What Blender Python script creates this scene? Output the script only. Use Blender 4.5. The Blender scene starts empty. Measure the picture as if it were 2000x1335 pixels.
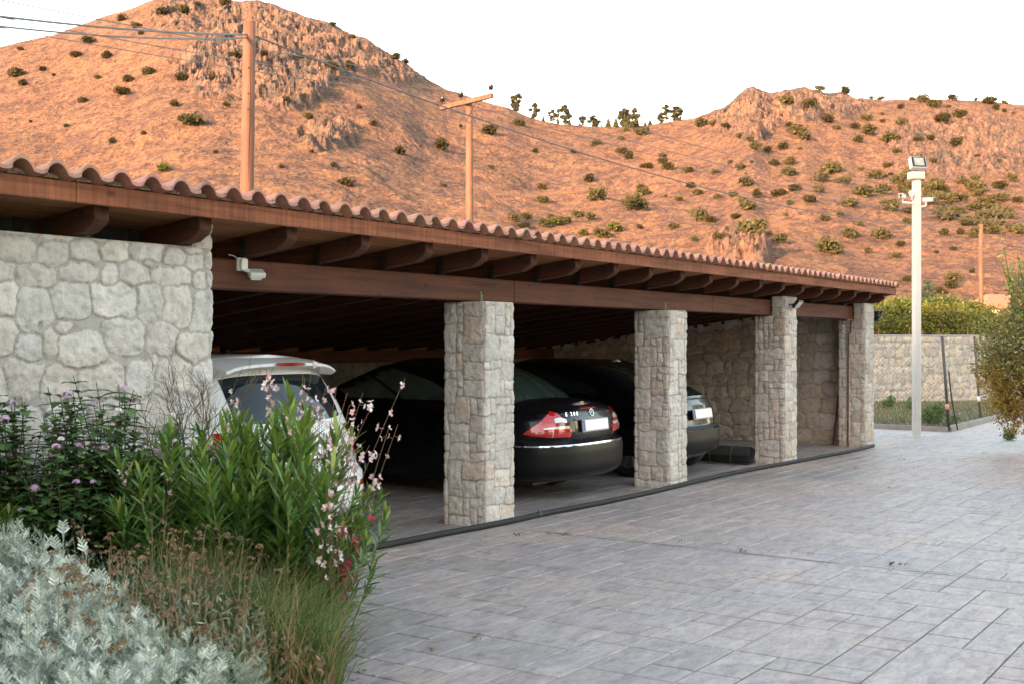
import bpy, math, random
import numpy as np
from mathutils import Vector, Matrix
from mathutils.bvhtree import BVHTree
sc = bpy.context.scene
COL = sc.collection
R = math.radians

# ---------------------------------------------------------------- camera, world, sun, exposure
TH = R(33.8); CT, ST = math.cos(TH), math.sin(TH)
CAMZ = 1.6
cam_d = bpy.data.cameras.new('camera'); cam = bpy.data.objects.new('camera', cam_d); COL.objects.link(cam)
cam_d.sensor_width = 36; cam_d.lens = 36*2300/2000; cam_d.clip_start = .05; cam_d.clip_end = 6000
cam_d.shift_y = -2.5/2000
cam.location = (0, 0, CAMZ); cam.rotation_euler = (R(90), 0, TH-R(90))
cam_d.dof.use_dof = True; cam_d.dof.focus_distance = 11.5; cam_d.dof.aperture_fstop = 6.3
sc.camera = cam
SUN_EL = R(12)
LR, LF = .555, .832                                   # sunlight travels right and forward of the view
lx, ly = LR*ST + LF*CT, -LR*CT + LF*ST
ln = math.hypot(lx, ly); lx /= ln; ly /= ln
world = bpy.data.worlds.new('World'); sc.world = world; world.use_nodes = True
wn = world.node_tree.nodes; wn.clear()
sky = wn.new('ShaderNodeTexSky'); sky.sky_type = 'NISHITA'; sky.sun_disc = False
sky.sun_elevation = SUN_EL; sky.sun_rotation = math.atan2(-lx, -ly)
sky.altitude = 100; sky.air_density = 1.0; sky.dust_density = 1.2; sky.ozone_density = 1.0
bg = wn.new('ShaderNodeBackground'); bg.inputs[1].default_value = .15
wo = wn.new('ShaderNodeOutputWorld')
hs = wn.new('ShaderNodeMix'); hs.data_type = 'RGBA'; hs.blend_type = 'MULTIPLY'; hs.inputs[0].default_value = 1.0; hs.inputs[7].default_value = (1.0, .785, .615, 1)   # hazy evening air: less blue
world.node_tree.links.new(sky.outputs[0], hs.inputs[6]); world.node_tree.links.new(hs.outputs[2], bg.inputs[0]); world.node_tree.links.new(bg.outputs[0], wo.inputs[0])
sd = bpy.data.lights.new('sun', 'SUN'); sd.energy = 2.0; sd.angle = R(.5); sd.color = (1.0, .50, .31)
sun = bpy.data.objects.new('sun', sd); COL.objects.link(sun)
sun.rotation_euler = Vector((lx*math.cos(SUN_EL), ly*math.cos(SUN_EL), -math.sin(SUN_EL))).to_track_quat('-Z', 'Y').to_euler()
sc.view_settings.view_transform = 'Standard'; sc.view_settings.look = 'None'
sc.view_settings.exposure = 3.28; sc.view_settings.gamma = 1

# ---------------------------------------------------------------- helpers
def at(px, py, d):
    """world point seen at photo pixel (px,py) at depth d"""
    r = (px-1000)/2300*d; z = CAMZ - (py-665)/2300*d
    return Vector((d*CT + r*ST, d*ST - r*CT, z))
def cw(f, r, z=0):                                   # forward/right -> world
    return Vector((f*CT + r*ST, f*ST - r*CT, z))
def gz(x, y=0): return .09 - .0105*min(max(x, -25), 40)

def gp(px, py):                                       # ground point under a photo pixel
    lo, hi = 3.0, 80.0
    for _ in range(50):
        mid = (lo+hi)/2; p = at(px, py, mid)
        if p.z > gz(p.x): lo = mid
        else: hi = mid
    return at(px, py, lo)
def tag(o, label=None, cat=None, group=None, kind=None):
    if label: o['label'] = label
    if cat: o['category'] = cat
    if group: o['group'] = group
    if kind: o['kind'] = kind
    return o
def empty(name, loc=(0, 0, 0), rz=0, **k):
    o = bpy.data.objects.new(name, None); COL.objects.link(o); o.empty_display_size = .1
    o.location = loc; o.rotation_euler = (0, 0, rz)
    return tag(o, **k)
def copy_tree(o, parent=None, loc=None, rz=None, s=None, label=None):
    c = o.copy(); COL.objects.link(c)
    if parent: c.parent = parent
    if loc is not None: c.location = loc
    if rz is not None: c.rotation_euler = (0, 0, rz)
    if s is not None: c.scale = s if hasattr(s, '__len__') else (s, s, s)
    if label: c['label'] = label
    for ch in list(o.children): copy_tree(ch, c)
    return c

def mesh_np(name, V, F, mats, parent=None, smooth=False, mi=None, cols=None, link=True, extra=None):
    """V (n,3), F list or (m,4) array"""
    me = bpy.data.meshes.new(name)
    V = np.asarray(V, dtype=np.float32)
    if isinstance(F, np.ndarray):
        k = F.shape[1]; m = F.shape[0]
        me.vertices.add(len(V)); me.vertices.foreach_set('co', V.ravel())
        me.loops.add(m*k); me.loops.foreach_set('vertex_index', F.astype(np.int32).ravel())
        me.polygons.add(m); me.polygons.foreach_set('loop_start', np.arange(0, m*k, k, dtype=np.int32))
        me.polygons.foreach_set('loop_total', np.full(m, k, dtype=np.int32))
        if mi is not None: me.polygons.foreach_set('material_index', np.asarray(mi, dtype=np.int32))
        me.update(calc_edges=True); me.validate()
    else:
        me.from_pydata(V.tolist(), [], F)
        if mi is not None: me.polygons.foreach_set('material_index', np.asarray(mi, dtype=np.int32))
        me.update()
    me.polygons.foreach_set('use_smooth', np.full(len(me.polygons), bool(smooth)))
    if cols is not None:
        a = me.color_attributes.new('Col', 'FLOAT_COLOR', 'POINT')
        c = np.ones((len(V), 4), dtype=np.float32); c[:, :cols.shape[1]] = cols
        a.data.foreach_set('color', c.ravel())
    for mm in (mats if isinstance(mats, (list, tuple)) else [mats]): me.materials.append(mm)
    o = bpy.data.objects.new(name, me)
    if link: COL.objects.link(o)
    if parent: o.parent = parent
    return o

class MB:
    def __init__(s): s.v = []; s.f = []; s.m = []; s.c = []
    def add(s, vs, fs, m=0):
        n = len(s.v); s.v += [tuple(v) for v in vs]
        for f in fs: s.f.append(tuple(i+n for i in f)); s.m.append(m)
    def box(s, lo, hi, m=0, bev=0, M=None):
        x0, y0, z0 = lo; x1, y1, z1 = hi
        if bev > 0:
            b = bev; vs = []; 
            for sx, X in ((1, x0), (-1, x1)):
                for sy, Y in ((1, y0), (-1, y1)):
                    for sz, Z in ((1, z0), (-1, z1)):
                        vs += [(X, Y+sy*b, Z+sz*b), (X+sx*b, Y, Z+sz*b), (X+sx*b, Y+sy*b, Z)]
            def id(a, b_, c, k): return ((a*2+b_)*2+c)*3+k
            fs = []
            for a in (0, 1): fs.append([id(a, 0, 0, 0), id(a, 1, 0, 0), id(a, 1, 1, 0), id(a, 0, 1, 0)])
            for b_ in (0, 1): fs.append([id(0, b_, 0, 1), id(1, b_, 0, 1), id(1, b_, 1, 1), id(0, b_, 1, 1)])
            for c in (0, 1): fs.append([id(0, 0, c, 2), id(1, 0, c, 2), id(1, 1, c, 2), id(0, 1, c, 2)])
            for a in (0, 1):
                for b_ in (0, 1): fs.append([id(a, b_, 0, 0), id(a, b_, 1, 0), id(a, b_, 1, 1), id(a, b_, 0, 1)])
            for a in (0, 1):
                for c in (0, 1): fs.append([id(a, 0, c, 0), id(a, 1, c, 0), id(a, 1, c, 2), id(a, 0, c, 2)])
            for b_ in (0, 1):
                for c in (0, 1): fs.append([id(0, b_, c, 1), id(1, b_, c, 1), id(1, b_, c, 2), id(0, b_, c, 2)])
            for a in (0, 1):
                for b_ in (0, 1):
                    for c in (0, 1): fs.append([id(a, b_, c, k) for k in range(3)])
        else:
            vs = [(x0,y0,z0),(x1,y0,z0),(x1,y1,z0),(x0,y1,z0),(x0,y0,z1),(x1,y0,z1),(x1,y1,z1),(x0,y1,z1)]
            fs = [(0,3,2,1),(4,5,6,7),(0,1,5,4),(1,2,6,5),(2,3,7,6),(3,0,4,7)]
        if M is not None: vs = [M @ Vector(v) for v in vs]
        s.add(vs, fs, m)
    def tube(s, pts, r, n=8, m=0, cap=True, flat=1.0):
        pts = [Vector(p) for p in pts]; k = len(pts)
        rr = r if hasattr(r, '__len__') else [r]*k
        base = len(s.v); prev = None
        for i, p in enumerate(pts):
            t = (pts[min(i+1, k-1)] - pts[max(i-1, 0)]).normalized()
            if prev is None:
                a = Vector((0, 0, 1)) if abs(t.z) < .9 else Vector((1, 0, 0))
                u = t.cross(a).normalized()
            else:
                u = (prev - t*prev.dot(t)).normalized()
            prev = u; w = t.cross(u)
            for j in range(n):
                A = 2*math.pi*j/n
                s.v.append(tuple(p + (u*math.cos(A) + w*math.sin(A)*flat)*rr[i]))
        for i in range(k-1):
            for j in range(n):
                a = base+i*n+j; b = base+i*n+(j+1) % n
                s.f.append((a, b, b+n, a+n)); s.m.append(m)
        if cap:
            s.f.append(tuple(base+j for j in reversed(range(n)))); s.m.append(m)
            s.f.append(tuple(base+(k-1)*n+j for j in range(n))); s.m.append(m)
    def prism(s, poly, axis, a, b, m=0):
        """poly: list of 2D points; axis: 0,1,2 extruded from a to b"""
        n = len(poly)
        def P(p, t):
            if axis == 0: return (t, p[0], p[1])
            if axis == 1: return (p[0], t, p[1])
            return (p[0], p[1], t)
        vs = [P(p, a) for p in poly] + [P(p, b) for p in poly]
        fs = [tuple(range(n)), tuple(range(2*n-1, n-1, -1))] + [(i, i+n, (i+1) % n+n, (i+1) % n) for i in range(n)]
        s.add(vs, fs, m)
    def lathe(s, prof, n=24, m=0, M=None):
        base = len(s.v)
        for (r, z) in prof:
            for j in range(n):
                A = 2*math.pi*j/n; p = Vector((r*math.cos(A), r*math.sin(A), z))
                s.v.append(tuple(M @ p if M else p))
        for i in range(len(prof)-1):
            for j in range(n):
                a = base+i*n+j; b = base+i*n+(j+1) % n
                s.f.append((a, b, b+n, a+n)); s.m.append(m)
    def build(s, name, mats, parent=None, smooth=False, fixn=True):
        o = mesh_np(name, np.array(s.v), s.f, mats, parent, smooth, s.m)
        if fixn:
            import bmesh
            bm = bmesh.new(); bm.from_mesh(o.data); bmesh.ops.recalc_face_normals(bm, faces=bm.faces); bm.to_mesh(o.data); bm.free()
        return o

# value noise in numpy
_rs = np.random.RandomState(11); _T = _rs.rand(256, 256).astype(np.float32)
def vnoise(x, y):
    x = np.asarray(x, dtype=np.float64); y = np.asarray(y, dtype=np.float64)
    xi = np.floor(x).astype(int); yi = np.floor(y).astype(int); fx = x-xi; fy = y-yi
    fx = fx*fx*(3-2*fx); fy = fy*fy*(3-2*fy)
    a = _T[xi & 255, yi & 255]; b = _T[(xi+1) & 255, yi & 255]; c = _T[xi & 255, (yi+1) & 255]; d = _T[(xi+1) & 255, (yi+1) & 255]
    return (a*(1-fx)+b*fx)*(1-fy)+(c*(1-fx)+d*fx)*fy
def fbm(x, y, o=4, g=.5):
    s = 0; a = 1; t = 0
    for i in range(o): s = s+a*vnoise(x*2**i+17.3*i, y*2**i+9.1*i); t += a; a *= g
    return s/t

# ---------------------------------------------------------------- materials
def nmat(name):
    m = bpy.data.materials.new(name); m.use_nodes = True
    return m, m.node_tree.nodes, m.node_tree.links, m.node_tree.nodes['Principled BSDF']
def noise_node(N, L, scale, detail=4, rough=.55, vec=None, dist=0):
    n = N.new('ShaderNodeTexNoise'); n.inputs['Scale'].default_value = scale; n.inputs['Detail'].default_value = detail
    n.inputs['Roughness'].default_value = rough; n.inputs['Distortion'].default_value = dist
    if vec is not None: L.new(vec, n.inputs['Vector'])
    return n
def ramp(N, L, src, stops):
    r = N.new('ShaderNodeValToRGB'); L.new(src, r.inputs[0])
    e = r.color_ramp.elements
    while len(e) < len(stops): e.new(.5)
    for i, (p, c) in enumerate(stops):
        e[i].position = p; e[i].color = (*c, 1) if len(c) == 3 else c
    return r
def mix(N, L, a, b, fac, mode='MIX'):
    n = N.new('ShaderNodeMix'); n.data_type = 'RGBA'; n.blend_type = mode
    for sock, v in ((n.inputs[6], a), (n.inputs[7], b), (n.inputs[0], fac)):
        if hasattr(v, 'is_output') or hasattr(v, 'node'): L.new(v, sock)
        elif hasattr(v, '__len__'): sock.default_value = (*v, 1)
        else: sock.default_value = v
    return n.outputs[2]
def coords(N, L, scale=(1, 1, 1), kind='Object'):
    t = N.new('ShaderNodeTexCoord'); mp = N.new('ShaderNodeMapping'); mp.inputs['Scale'].default_value = scale
    L.new(t.outputs[kind], mp.inputs[0]); return mp.outputs[0]
def bump(N, L, h, b, strength=.3, dist=.01):
    n = N.new('ShaderNodeBump'); n.inputs['Strength'].default_value = strength; n.inputs['Distance'].default_value = dist
    L.new(h, n.inputs['Height']); L.new(n.outputs[0], b.inputs['Normal'])
def simple(name, col, rough=.6, metal=0, var=.0, vs=6, bmp=0, bs=60, coat=0, spec=None, emit=None, trans=0, bd=.01):
    m, N, L, b = nmat(name)
    b.inputs['Base Color'].default_value = (*col, 1); b.inputs['Roughness'].default_value = rough; b.inputs['Metallic'].default_value = metal
    if coat: b.inputs['Coat Weight'].default_value = coat; b.inputs['Coat Roughness'].default_value = .04
    if spec is not None: b.inputs['Specular IOR Level'].default_value = spec
    if var or bmp: v = coords(N, L)
    if var:
        n = noise_node(N, L, vs, 5, .6, v)
        r = ramp(N, L, n.outputs[0], [(.3, tuple(c*(1-var) for c in col)), (.7, tuple(min(1, c*(1+var)) for c in col))])
        L.new(r.outputs[0], b.inputs['Base Color'])
    if bmp:
        n2 = noise_node(N, L, bs, 6, .6, v); bump(N, L, n2.outputs[0], b, bmp, bd)
    if trans: b.inputs['Transmission Weight'].default_value = trans
    return m
def stone_mat(name, scale=1.0):
    m, N, L, b = nmat(name)
    at_ = N.new('ShaderNodeAttribute'); at_.attribute_name = 'Col'
    v = coords(N, L)
    n = noise_node(N, L, 14*scale, 8, .65, v); r = ramp(N, L, n.outputs[0], [(.30, (.70, .685, .67)), (.52, (1, 1, 1)), (.75, (1.12, 1.10, 1.06))])
    c = mix(N, L, at_.outputs[0], r.outputs[0], 1.0, 'MULTIPLY')
    n3 = noise_node(N, L, 2.3*scale, 4, .6, v); r3 = ramp(N, L, n3.outputs[0], [(.60, (0, 0, 0)), (.75, (1, 1, 1))])
    c = mix(N, L, c, (.40, .29, .19), mix(N, L, (0, 0, 0), r3.outputs[0], .35), 'MIX')
    vo = N.new('ShaderNodeTexVoronoi'); vo.inputs['Scale'].default_value = 120*scale; L.new(v, vo.inputs[0])
    n2 = noise_node(N, L, 60*scale, 8, .75, v)
    h = N.new('ShaderNodeMath'); h.operation = 'MULTIPLY_ADD'; L.new(vo.outputs[0], h.inputs[0]); h.inputs[1].default_value = .4; L.new(n2.outputs[0], h.inputs[2])
    L.new(c, b.inputs['Base Color']); b.inputs['Roughness'].default_value = .92; b.inputs['Specular IOR Level'].default_value = .2
    bump(N, L, h.outputs[0], b, .8, .008)
    return m
def wood_mat(name, c1, c2, axis=0, rough=.55, sc_=1.0, knots=True, streak=False):
    """grain runs along axis"""
    m, N, L, b = nmat(name)
    s = [22*sc_]*3; s[axis] = 1.1*sc_
    v = coords(N, L, s); n = noise_node(N, L, 1.0, 6, .62, v, .35)
    r = ramp(N, L, n.outputs[0], [(.3, c1), (.52, c2), (.75, tuple(x*1.35 for x in c2))])
    v2 = coords(N, L); n2 = noise_node(N, L, 1.7, 3, .5, v2)
    r2 = ramp(N, L, n2.outputs[0], [(.3, (.72, .68, .66)), (.7, (1.12, 1.1, 1.08))])
    c = mix(N, L, r.outputs[0], r2.outputs[0], 1.0, 'MULTIPLY')
    if knots:
        s3 = [7.0]*3; s3[axis] = 4.2
        v3 = coords(N, L, s3); vo = N.new('ShaderNodeTexVoronoi'); vo.inputs['Scale'].default_value = 1.0; L.new(v3, vo.inputs[0])
        r3 = ramp(N, L, vo.outputs[0], [(.05, (1, 1, 1)), (.16, (0, 0, 0))])
        c = mix(N, L, c, tuple(x*.35 for x in c1), mix(N, L, (0, 0, 0), r3.outputs[0], .75))
    if streak:                                        # weathered vertical drip marks
        vs_ = coords(N, L, (26, 26, 1.2)); ns = noise_node(N, L, 1.0, 4, .6, vs_)
        rs = ramp(N, L, ns.outputs[0], [(.35, (.55, .5, .48)), (.6, (1.05, 1.03, 1))])
        c = mix(N, L, c, rs.outputs[0], .8, 'MULTIPLY')
    L.new(c, b.inputs['Base Color']); b.inputs['Roughness'].default_value = rough
    bump(N, L, n.outputs[0], b, .25, .004)
    return m
def leaf_mat(name, c1, c2, rough=.5, vs=3.0, trans=.25, spec=.4):
    """colour varies leaf by leaf"""
    m, N, L, b = nmat(name)
    g = N.new('ShaderNodeNewGeometry'); oi = N.new('ShaderNodeObjectInfo')
    r = ramp(N, L, g.outputs['Random Per Island'], [(0, c1), (.7, c2), (1, tuple(min(1, x*1.35) for x in c2))])
    v = coords(N, L); n = noise_node(N, L, vs, 3, .5, v)
    r2 = ramp(N, L, n.outputs[0], [(.3, (.72, .75, .72)), (.7, (1.2, 1.16, 1.05))])
    c = mix(N, L, r.outputs[0], r2.outputs[0], 1.0, 'MULTIPLY')
    L.new(c, b.inputs['Base Color']); b.inputs['Roughness'].default_value = rough; b.inputs['Specular IOR Level'].default_value = spec
    if trans:
        tr = N.new('ShaderNodeBsdfTranslucent'); L.new(c, tr.inputs[0])
        ms = N.new('ShaderNodeMixShader'); ms.inputs[0].default_value = trans
        L.new(b.outputs[0], ms.inputs[1]); L.new(tr.outputs[0], ms.inputs[2])
        L.new(ms.outputs[0], N['Material Output'].inputs[0])
    return m

M = {}
M['stone'] = stone_mat('grey_limestone')
M['stone_far'] = stone_mat('wall_stone', .45)
M['beam'] = wood_mat('dark_stained_beam', (.042, .013, .006), (.115, .035, .016), 0, .8)
M['rafter'] = wood_mat('red_brown_rafter', (.034, .011, .0045), (.085, .028, .012), 1, .85)
M['fascia'] = wood_mat('weathered_fascia', (.13, .040, .017), (.29, .100, .044), 0, .85, streak=True)
M['deck'] = wood_mat('pine_roof_boards', (.17, .075, .028), (.33, .15, .055), 0, .8)
M['steel'] = simple('galvanised_steel', (.32, .33, .34), .45, .8, .15, 20)
M['darksteel'] = simple('dark_steel', (.05, .05, .05), .5, .6)
M['plaster'] = simple('rendered_wall', (.32, .30, .27), .9, 0, .1, 3)
M['mortar'] = simple('pale_mortar', (.33, .28, .24), .95, 0, .25, 30, .5, 50)
M['black'] = simple('black_plastic', (.012, .012, .013), .45, 0, .1, 8, .1, 90)
M['white'] = simple('white_plastic', (.72, .72, .68), .4, 0, .05, 12)
# ---------------------------------------------------------------- ground
def ground_mat():
    m, N, L, b = nmat('dry_earth'); v = coords(N, L)
    n = noise_node(N, L, .35, 8, .65, v); n2 = noise_node(N, L, 9, 6, .7, v)
    r = ramp(N, L, n.outputs[0], [(.3, (.13, .10, .065)), (.55, (.17, .135, .085)), (.75, (.10, .11, .05))])
    r2 = ramp(N, L, n2.outputs[0], [(.3, (.6, .6, .55)), (.7, (1.25, 1.2, 1.1))])
    L.new(mix(N, L, r.outputs[0], r2.outputs[0], 1.0, 'MULTIPLY'), b.inputs['Base Color']); b.inputs['Roughness'].default_value = .95
    bump(N, L, n2.outputs[0], b, .6, .05); return m
def grid(xs, ys, zf):
    X, Y = np.meshgrid(xs, ys, indexing='ij'); Z = zf(X, Y)
    V = np.stack([X.ravel(), Y.ravel(), Z.ravel()], 1); n, k = len(xs), len(ys)
    i = (np.arange(n-1)[:, None]*k + np.arange(k-1)[None, :]).ravel()
    return V, np.stack([i, i+k, i+k+1, i+1], 1)
GZ = lambda X, Y: .09 - .0105*np.clip(X, -25, 40)
xs = np.concatenate([np.array([-4000, -900, -300, -120, -60]), np.arange(-30, 60, 1.5), np.array([70, 100, 160, 300, 900, 4000])])
ys = np.concatenate([np.array([-4000, -900, -300, -120, -60]), np.arange(-40, 60, 2.0), np.array([70, 100, 160, 300, 900, 4000])])
V, F = grid(xs, ys, lambda X, Y: GZ(X, Y)-.05)
o = mesh_np('ground', V, F, ground_mat()); tag(o, kind='structure')

# stamped concrete driveway: an irregular ashlar of real slabs with shallow joints
def paving_mat():
    m, N, L, b = nmat('stamped_concrete')
    a = N.new('ShaderNodeAttribute'); a.attribute_name = 'Col'
    v = coords(N, L)
    v1 = coords(N, L, (1.0, 2.6, 1)); n1 = noise_node(N, L, .55, 5, .6, v)
    n2 = noise_node(N, L, 4.5, 8, .72, v1, .6)
    r1 = ramp(N, L, n1.outputs[0], [(.32, (.84, .86, .90)), (.5, (1, 1, 1)), (.68, (1.10, 1.0, .95))])
    r2 = ramp(N, L, n2.outputs[0], [(.30, (.55, .54, .545)), (.46, (.92, .91, .91)), (.66, (1.22, 1.20, 1.18))])
    c = mix(N, L, a.outputs[0], r1.outputs[0], 1.0, 'MULTIPLY'); c = mix(N, L, c, r2.outputs[0], 1.0, 'MULTIPLY')
    n4 = noise_node(N, L, 1.3, 6, .7, v, .8); r4 = ramp(N, L, n4.outputs[0], [(.60, (0, 0, 0)), (.70, (1, 1, 1))])
    c = mix(N, L, c, (.17, .135, .125), mix(N, L, (0, 0, 0), r4.outputs[0], .30))
    L.new(c, b.inputs['Base Color'])
    rr = ramp(N, L, n1.outputs[0], [(.3, (.42, .42, .42)), (.7, (.62, .62, .62))]); L.new(rr.outputs[0], b.inputs['Roughness'])
    v3 = coords(N, L, (1, 2.2, 1)); n3 = noise_node(N, L, 14, 8, .7, v3, .5)
    r5 = ramp(N, L, n3.outputs[0], [(.34, (.70, .69, .69)), (.5, (1, 1, 1)), (.66, (1.15, 1.14, 1.13))]); c = mix(N, L, c, r5.outputs[0], .8, 'MULTIPLY'); L.new(c, b.inputs['Base Color'])
    h = N.new('ShaderNodeMath'); h.operation = 'MULTIPLY_ADD'; L.new(n2.outputs[0], h.inputs[0]); h.inputs[1].default_value = 1.5; L.new(n3.outputs[0], h.inputs[2])
    bump(N, L, h.outputs[0], b, .45, .014)
    b.inputs['Specular IOR Level'].default_value = .45
    return m
random.seed(4); U = .235
KA, KB, KC = gp(1700, 835), gp(1853, 842), gp(2050, 792)
def in_yard(x, y, m=0.0):
    n1 = Vector((-(KB-KA).y, (KB-KA).x, 0)).normalized(); n2 = Vector((-(KC-KB).y, (KC-KB).x, 0)).normalized(); p = Vector((x, y, 0))
    s1 = (p-Vector((KA.x, KA.y, 0))).dot(n1); s2 = (p-Vector((KB.x, KB.y, 0))).dot(n2)
    return s1 > m and s2 > m
X0, X1, Y0, Y1 = 1.6, 46.4, -14.3, 12.4
nx, ny = int((X1-X0)/U), int((Y1-Y0)/U)
occ = np.zeros((nx, ny), bool); pv = []; pf = []; pc = []
SIZES = [(3, 2), (2, 2), (3, 1), (3, 2), (4, 2), (2, 2), (2, 1)]
order = [(i, j) for i in range(nx) for j in range(ny)]; random.shuffle(order)
for (i, j) in order+sorted(order):
    if not occ[i, j]:
        random.shuffle(SIZES)
        for (a, b_) in SIZES+[(1, 1)]:
            if i+a <= nx and j+b_ <= ny and not occ[i:i+a, j:j+b_].any(): break
        occ[i:i+a, j:j+b_] = True
        x0, x1, y0, y1 = X0+i*U, X0+(i+a)*U, Y0+j*U, Y0+(j+b_)*U
        jt = 8.33-x0
        if in_yard((x0+x1)/2, (y0+y1)/2, .12): continue
        t = random.uniform(-.0012, .0012); g = .0022; bv = .010; dp = .006
        k = len(pv); cc = random.gauss(1, .05); col = (.355*cc, .308*cc, .281*cc*random.uniform(.97, 1.04))
        for (ins, dz) in ((g, -dp-.004), (g+.001, -dp*.8), (g+bv*.5, -.0012), (g+bv, 0)):
            for (px, py) in ((x0+ins, y0+ins), (x1-ins, y0+ins), (x1-ins, y1-ins), (x0+ins, y1-ins)):
                pv.append((px, py, gz(px)+t+dz)); pc.append(tuple(.74*c for c in col) if dz < -.004 else col)
        for r_ in range(3):
            for q in range(4):
                A = k+r_*4+q; B = k+r_*4+(q+1) % 4; pf.append((A, B, B+4, A+4))
        pf.append((k+12, k+13, k+14, k+15))
M['paving'] = paving_mat()
o = mesh_np('driveway', np.array(pv), np.array(pf), M['paving'], cols=np.array(pc)); tag(o, kind='structure')
V, F = grid(np.arange(X0, X1+.1, .4), np.arange(Y0, Y1+.1, .4), lambda X, Y: GZ(X, Y)-.012)
F = np.array([f for f in F if not in_yard(V[f[0]][0]+.2, V[f[0]][1]+.2, .12)])
o = mesh_np('driveway_bed', V, F, simple('joint_grout', (.13, .115, .11), .95, 0, .3, 8)); tag(o, kind='structure')
# saw-cut control joint across the drive with a little dirt in it
jb = MB()
yy = np.arange(-12, 5.7, .25)
for k in range(len(yy)-1):
    w0 = .0035+.005*random.random()**2; xo = 8.33+.004*math.sin(k*1.7)
    jb.add([(xo-w0, yy[k], gz(8.33)+.0035), (xo+w0, yy[k], gz(8.33)+.0035), (xo+w0, yy[k+1], gz(8.33)+.0035), (xo-w0, yy[k+1], gz(8.33)+.0035)], [(0, 1, 2, 3)])
tag(jb.build('driveway_joint', simple('joint_dirt', (.045, .035, .025), .95)), kind='structure')

# ---------------------------------------------------------------- hills
SKY = [(-1400, 330), (-700, 215), (-300, 150), (0, 93), (31, 84), (98, 70), (140, 56), (206, 31), (252, 19), (287, 4), (315, -6), (380, -12), (430, -7), (455, 2), (500, 0), (535, 10), (567, 23), (595, 31), (623, 41), (647, 47),
       (686, 65), (715, 76), (750, 100), (789, 122), (827, 151), (873, 175), (932, 194), (992, 211), (1037, 231), (1090, 242), (1160, 247), (1230, 249), (1265, 245), (1300, 239),
       (1352, 232), (1392, 218), (1412, 210), (1436, 192), (1456, 174), (1472, 169), (1504, 184), (1544, 174), (1572, 171), (1616, 184), (1640, 179), (1672, 190), (1720, 196),
       (1800, 194), (1900, 196), (1984, 204), (2200, 225), (2700, 300), (3400, 400)]
DR = [(-1400, 400), (0, 420), (450, 450), (830, 440), (1000, 430), (1200, 430), (1450, 440), (1700, 460), (2000, 470), (3400, 480)]
pxs = np.arange(-1300, 3300, 3.4)
sk = np.interp(pxs, [p[0] for p in SKY], [p[1] for p in SKY])
dr = np.interp(pxs, [p[0] for p in DR], [p[1] for p in DR])
D0 = 118.0
ss = np.concatenate([np.linspace(0, 1, 300), 1+np.linspace(.01, .6, 14)])
PX, S = np.meshgrid(pxs, ss, indexing='ij'); SKm = sk[:, None]+0*S; DRm = dr[:, None]+0*S
Dm = D0 + S*(DRm-D0)
zr = 1.6 + (665-SKm)/2300*DRm
prof = np.where(S <= 1, .62*S+.38*S**1.9, 1-(S-1)*.9-(S-1)**2*.8)
Rr = (PX-1000)/2300*Dm
WX = Dm*CT + Rr*ST; WY = Dm*ST - Rr*CT
env = np.clip(S*(1-S)*4, 0, 1); env[S > 1] = 0
Z = -.6 + (zr+.6)*prof + env*((fbm(WX/85, WY/85, 3)-.5)*11 + (fbm(WX/28+5, WY/28, 3)-.5)*6)
VY = 665 - (Z-1.6)/Dm*2300                          # where the slope stands in the view, used only to place outcrops
def blob(cx, cy, rx, ry, p=2): return np.clip(1-((np.abs(PX-cx)/rx)**p+(np.abs(VY-cy)/ry)**p), 0, 1)
rock = np.zeros_like(Z)
for (cx, cy, rx, ry, w) in [(560, 60, 165, 90, 1.4), (600, 110, 110, 75, 1.3), (700, 100, 120, 50, 1.2), (480, 130, 160, 75, 1.0), (560, 170, 90, 55, 1.1), (400, 30, 140, 55, .7), (430, 160, 90, 50, .7), (640, 265, 70, 38, .8),
                            (790, 140, 60, 30, 1.0), (1460, 215, 75, 70, 1.6), (1560, 200, 110, 45, 1.1), (1650, 205, 60, 30, .8), (1880, 290, 200, 90, .75), (1800, 300, 130, 50, .4), (1440, 500, 75, 42, 1.0), (1510, 480, 50, 35, .5), (1600, 250, 70, 50, .4),
                            (250, 90, 120, 40, .25), (150, 150, 140, 60, .2)]:
    rock = np.maximum(rock, np.clip(blob(cx, cy, rx, ry)*w*2.0, 0, 1)*min(1, w))
rn = fbm(WX/9, WY/9, 4); rock = np.clip(rock*1.5-(1-rn)*.85, 0, 1); rock[S > 1] *= .5
ridg = 1-np.abs(2*fbm(WX/8+3, WY/8, 4, .6)-1); ridg2 = 1-np.abs(2*fbm(WX/2.6+1, WY/2.6+8, 3, .6)-1)
edge = np.clip((1-S)*14, .12, 1)
ridg3 = 1-np.abs(2*fbm(WX/1.3+4, WY/1.3+2, 2, .6)-1)
Z = Z + rock*edge*((ridg-.72)*12 + (ridg2-.7)*4.5 + (ridg3-.7)*1.6)
near = np.clip(Dm/300, .45, 1)
Z = Z + np.where(S <= 1, ((fbm(WX/1.3, WY/1.3, 3, .7)-.5)*.75*near + (fbm(WX/6, WY/6, 2)-.5)*.7)*np.clip(S*9, 0, 1)*np.clip((1.02-S)*20, .35, 1), 0)
def srgb(r, g, b): return tuple(((c/255+.055)/1.055)**2.4 if c > 10 else c/255/12.92 for c in (r, g, b))
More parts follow.
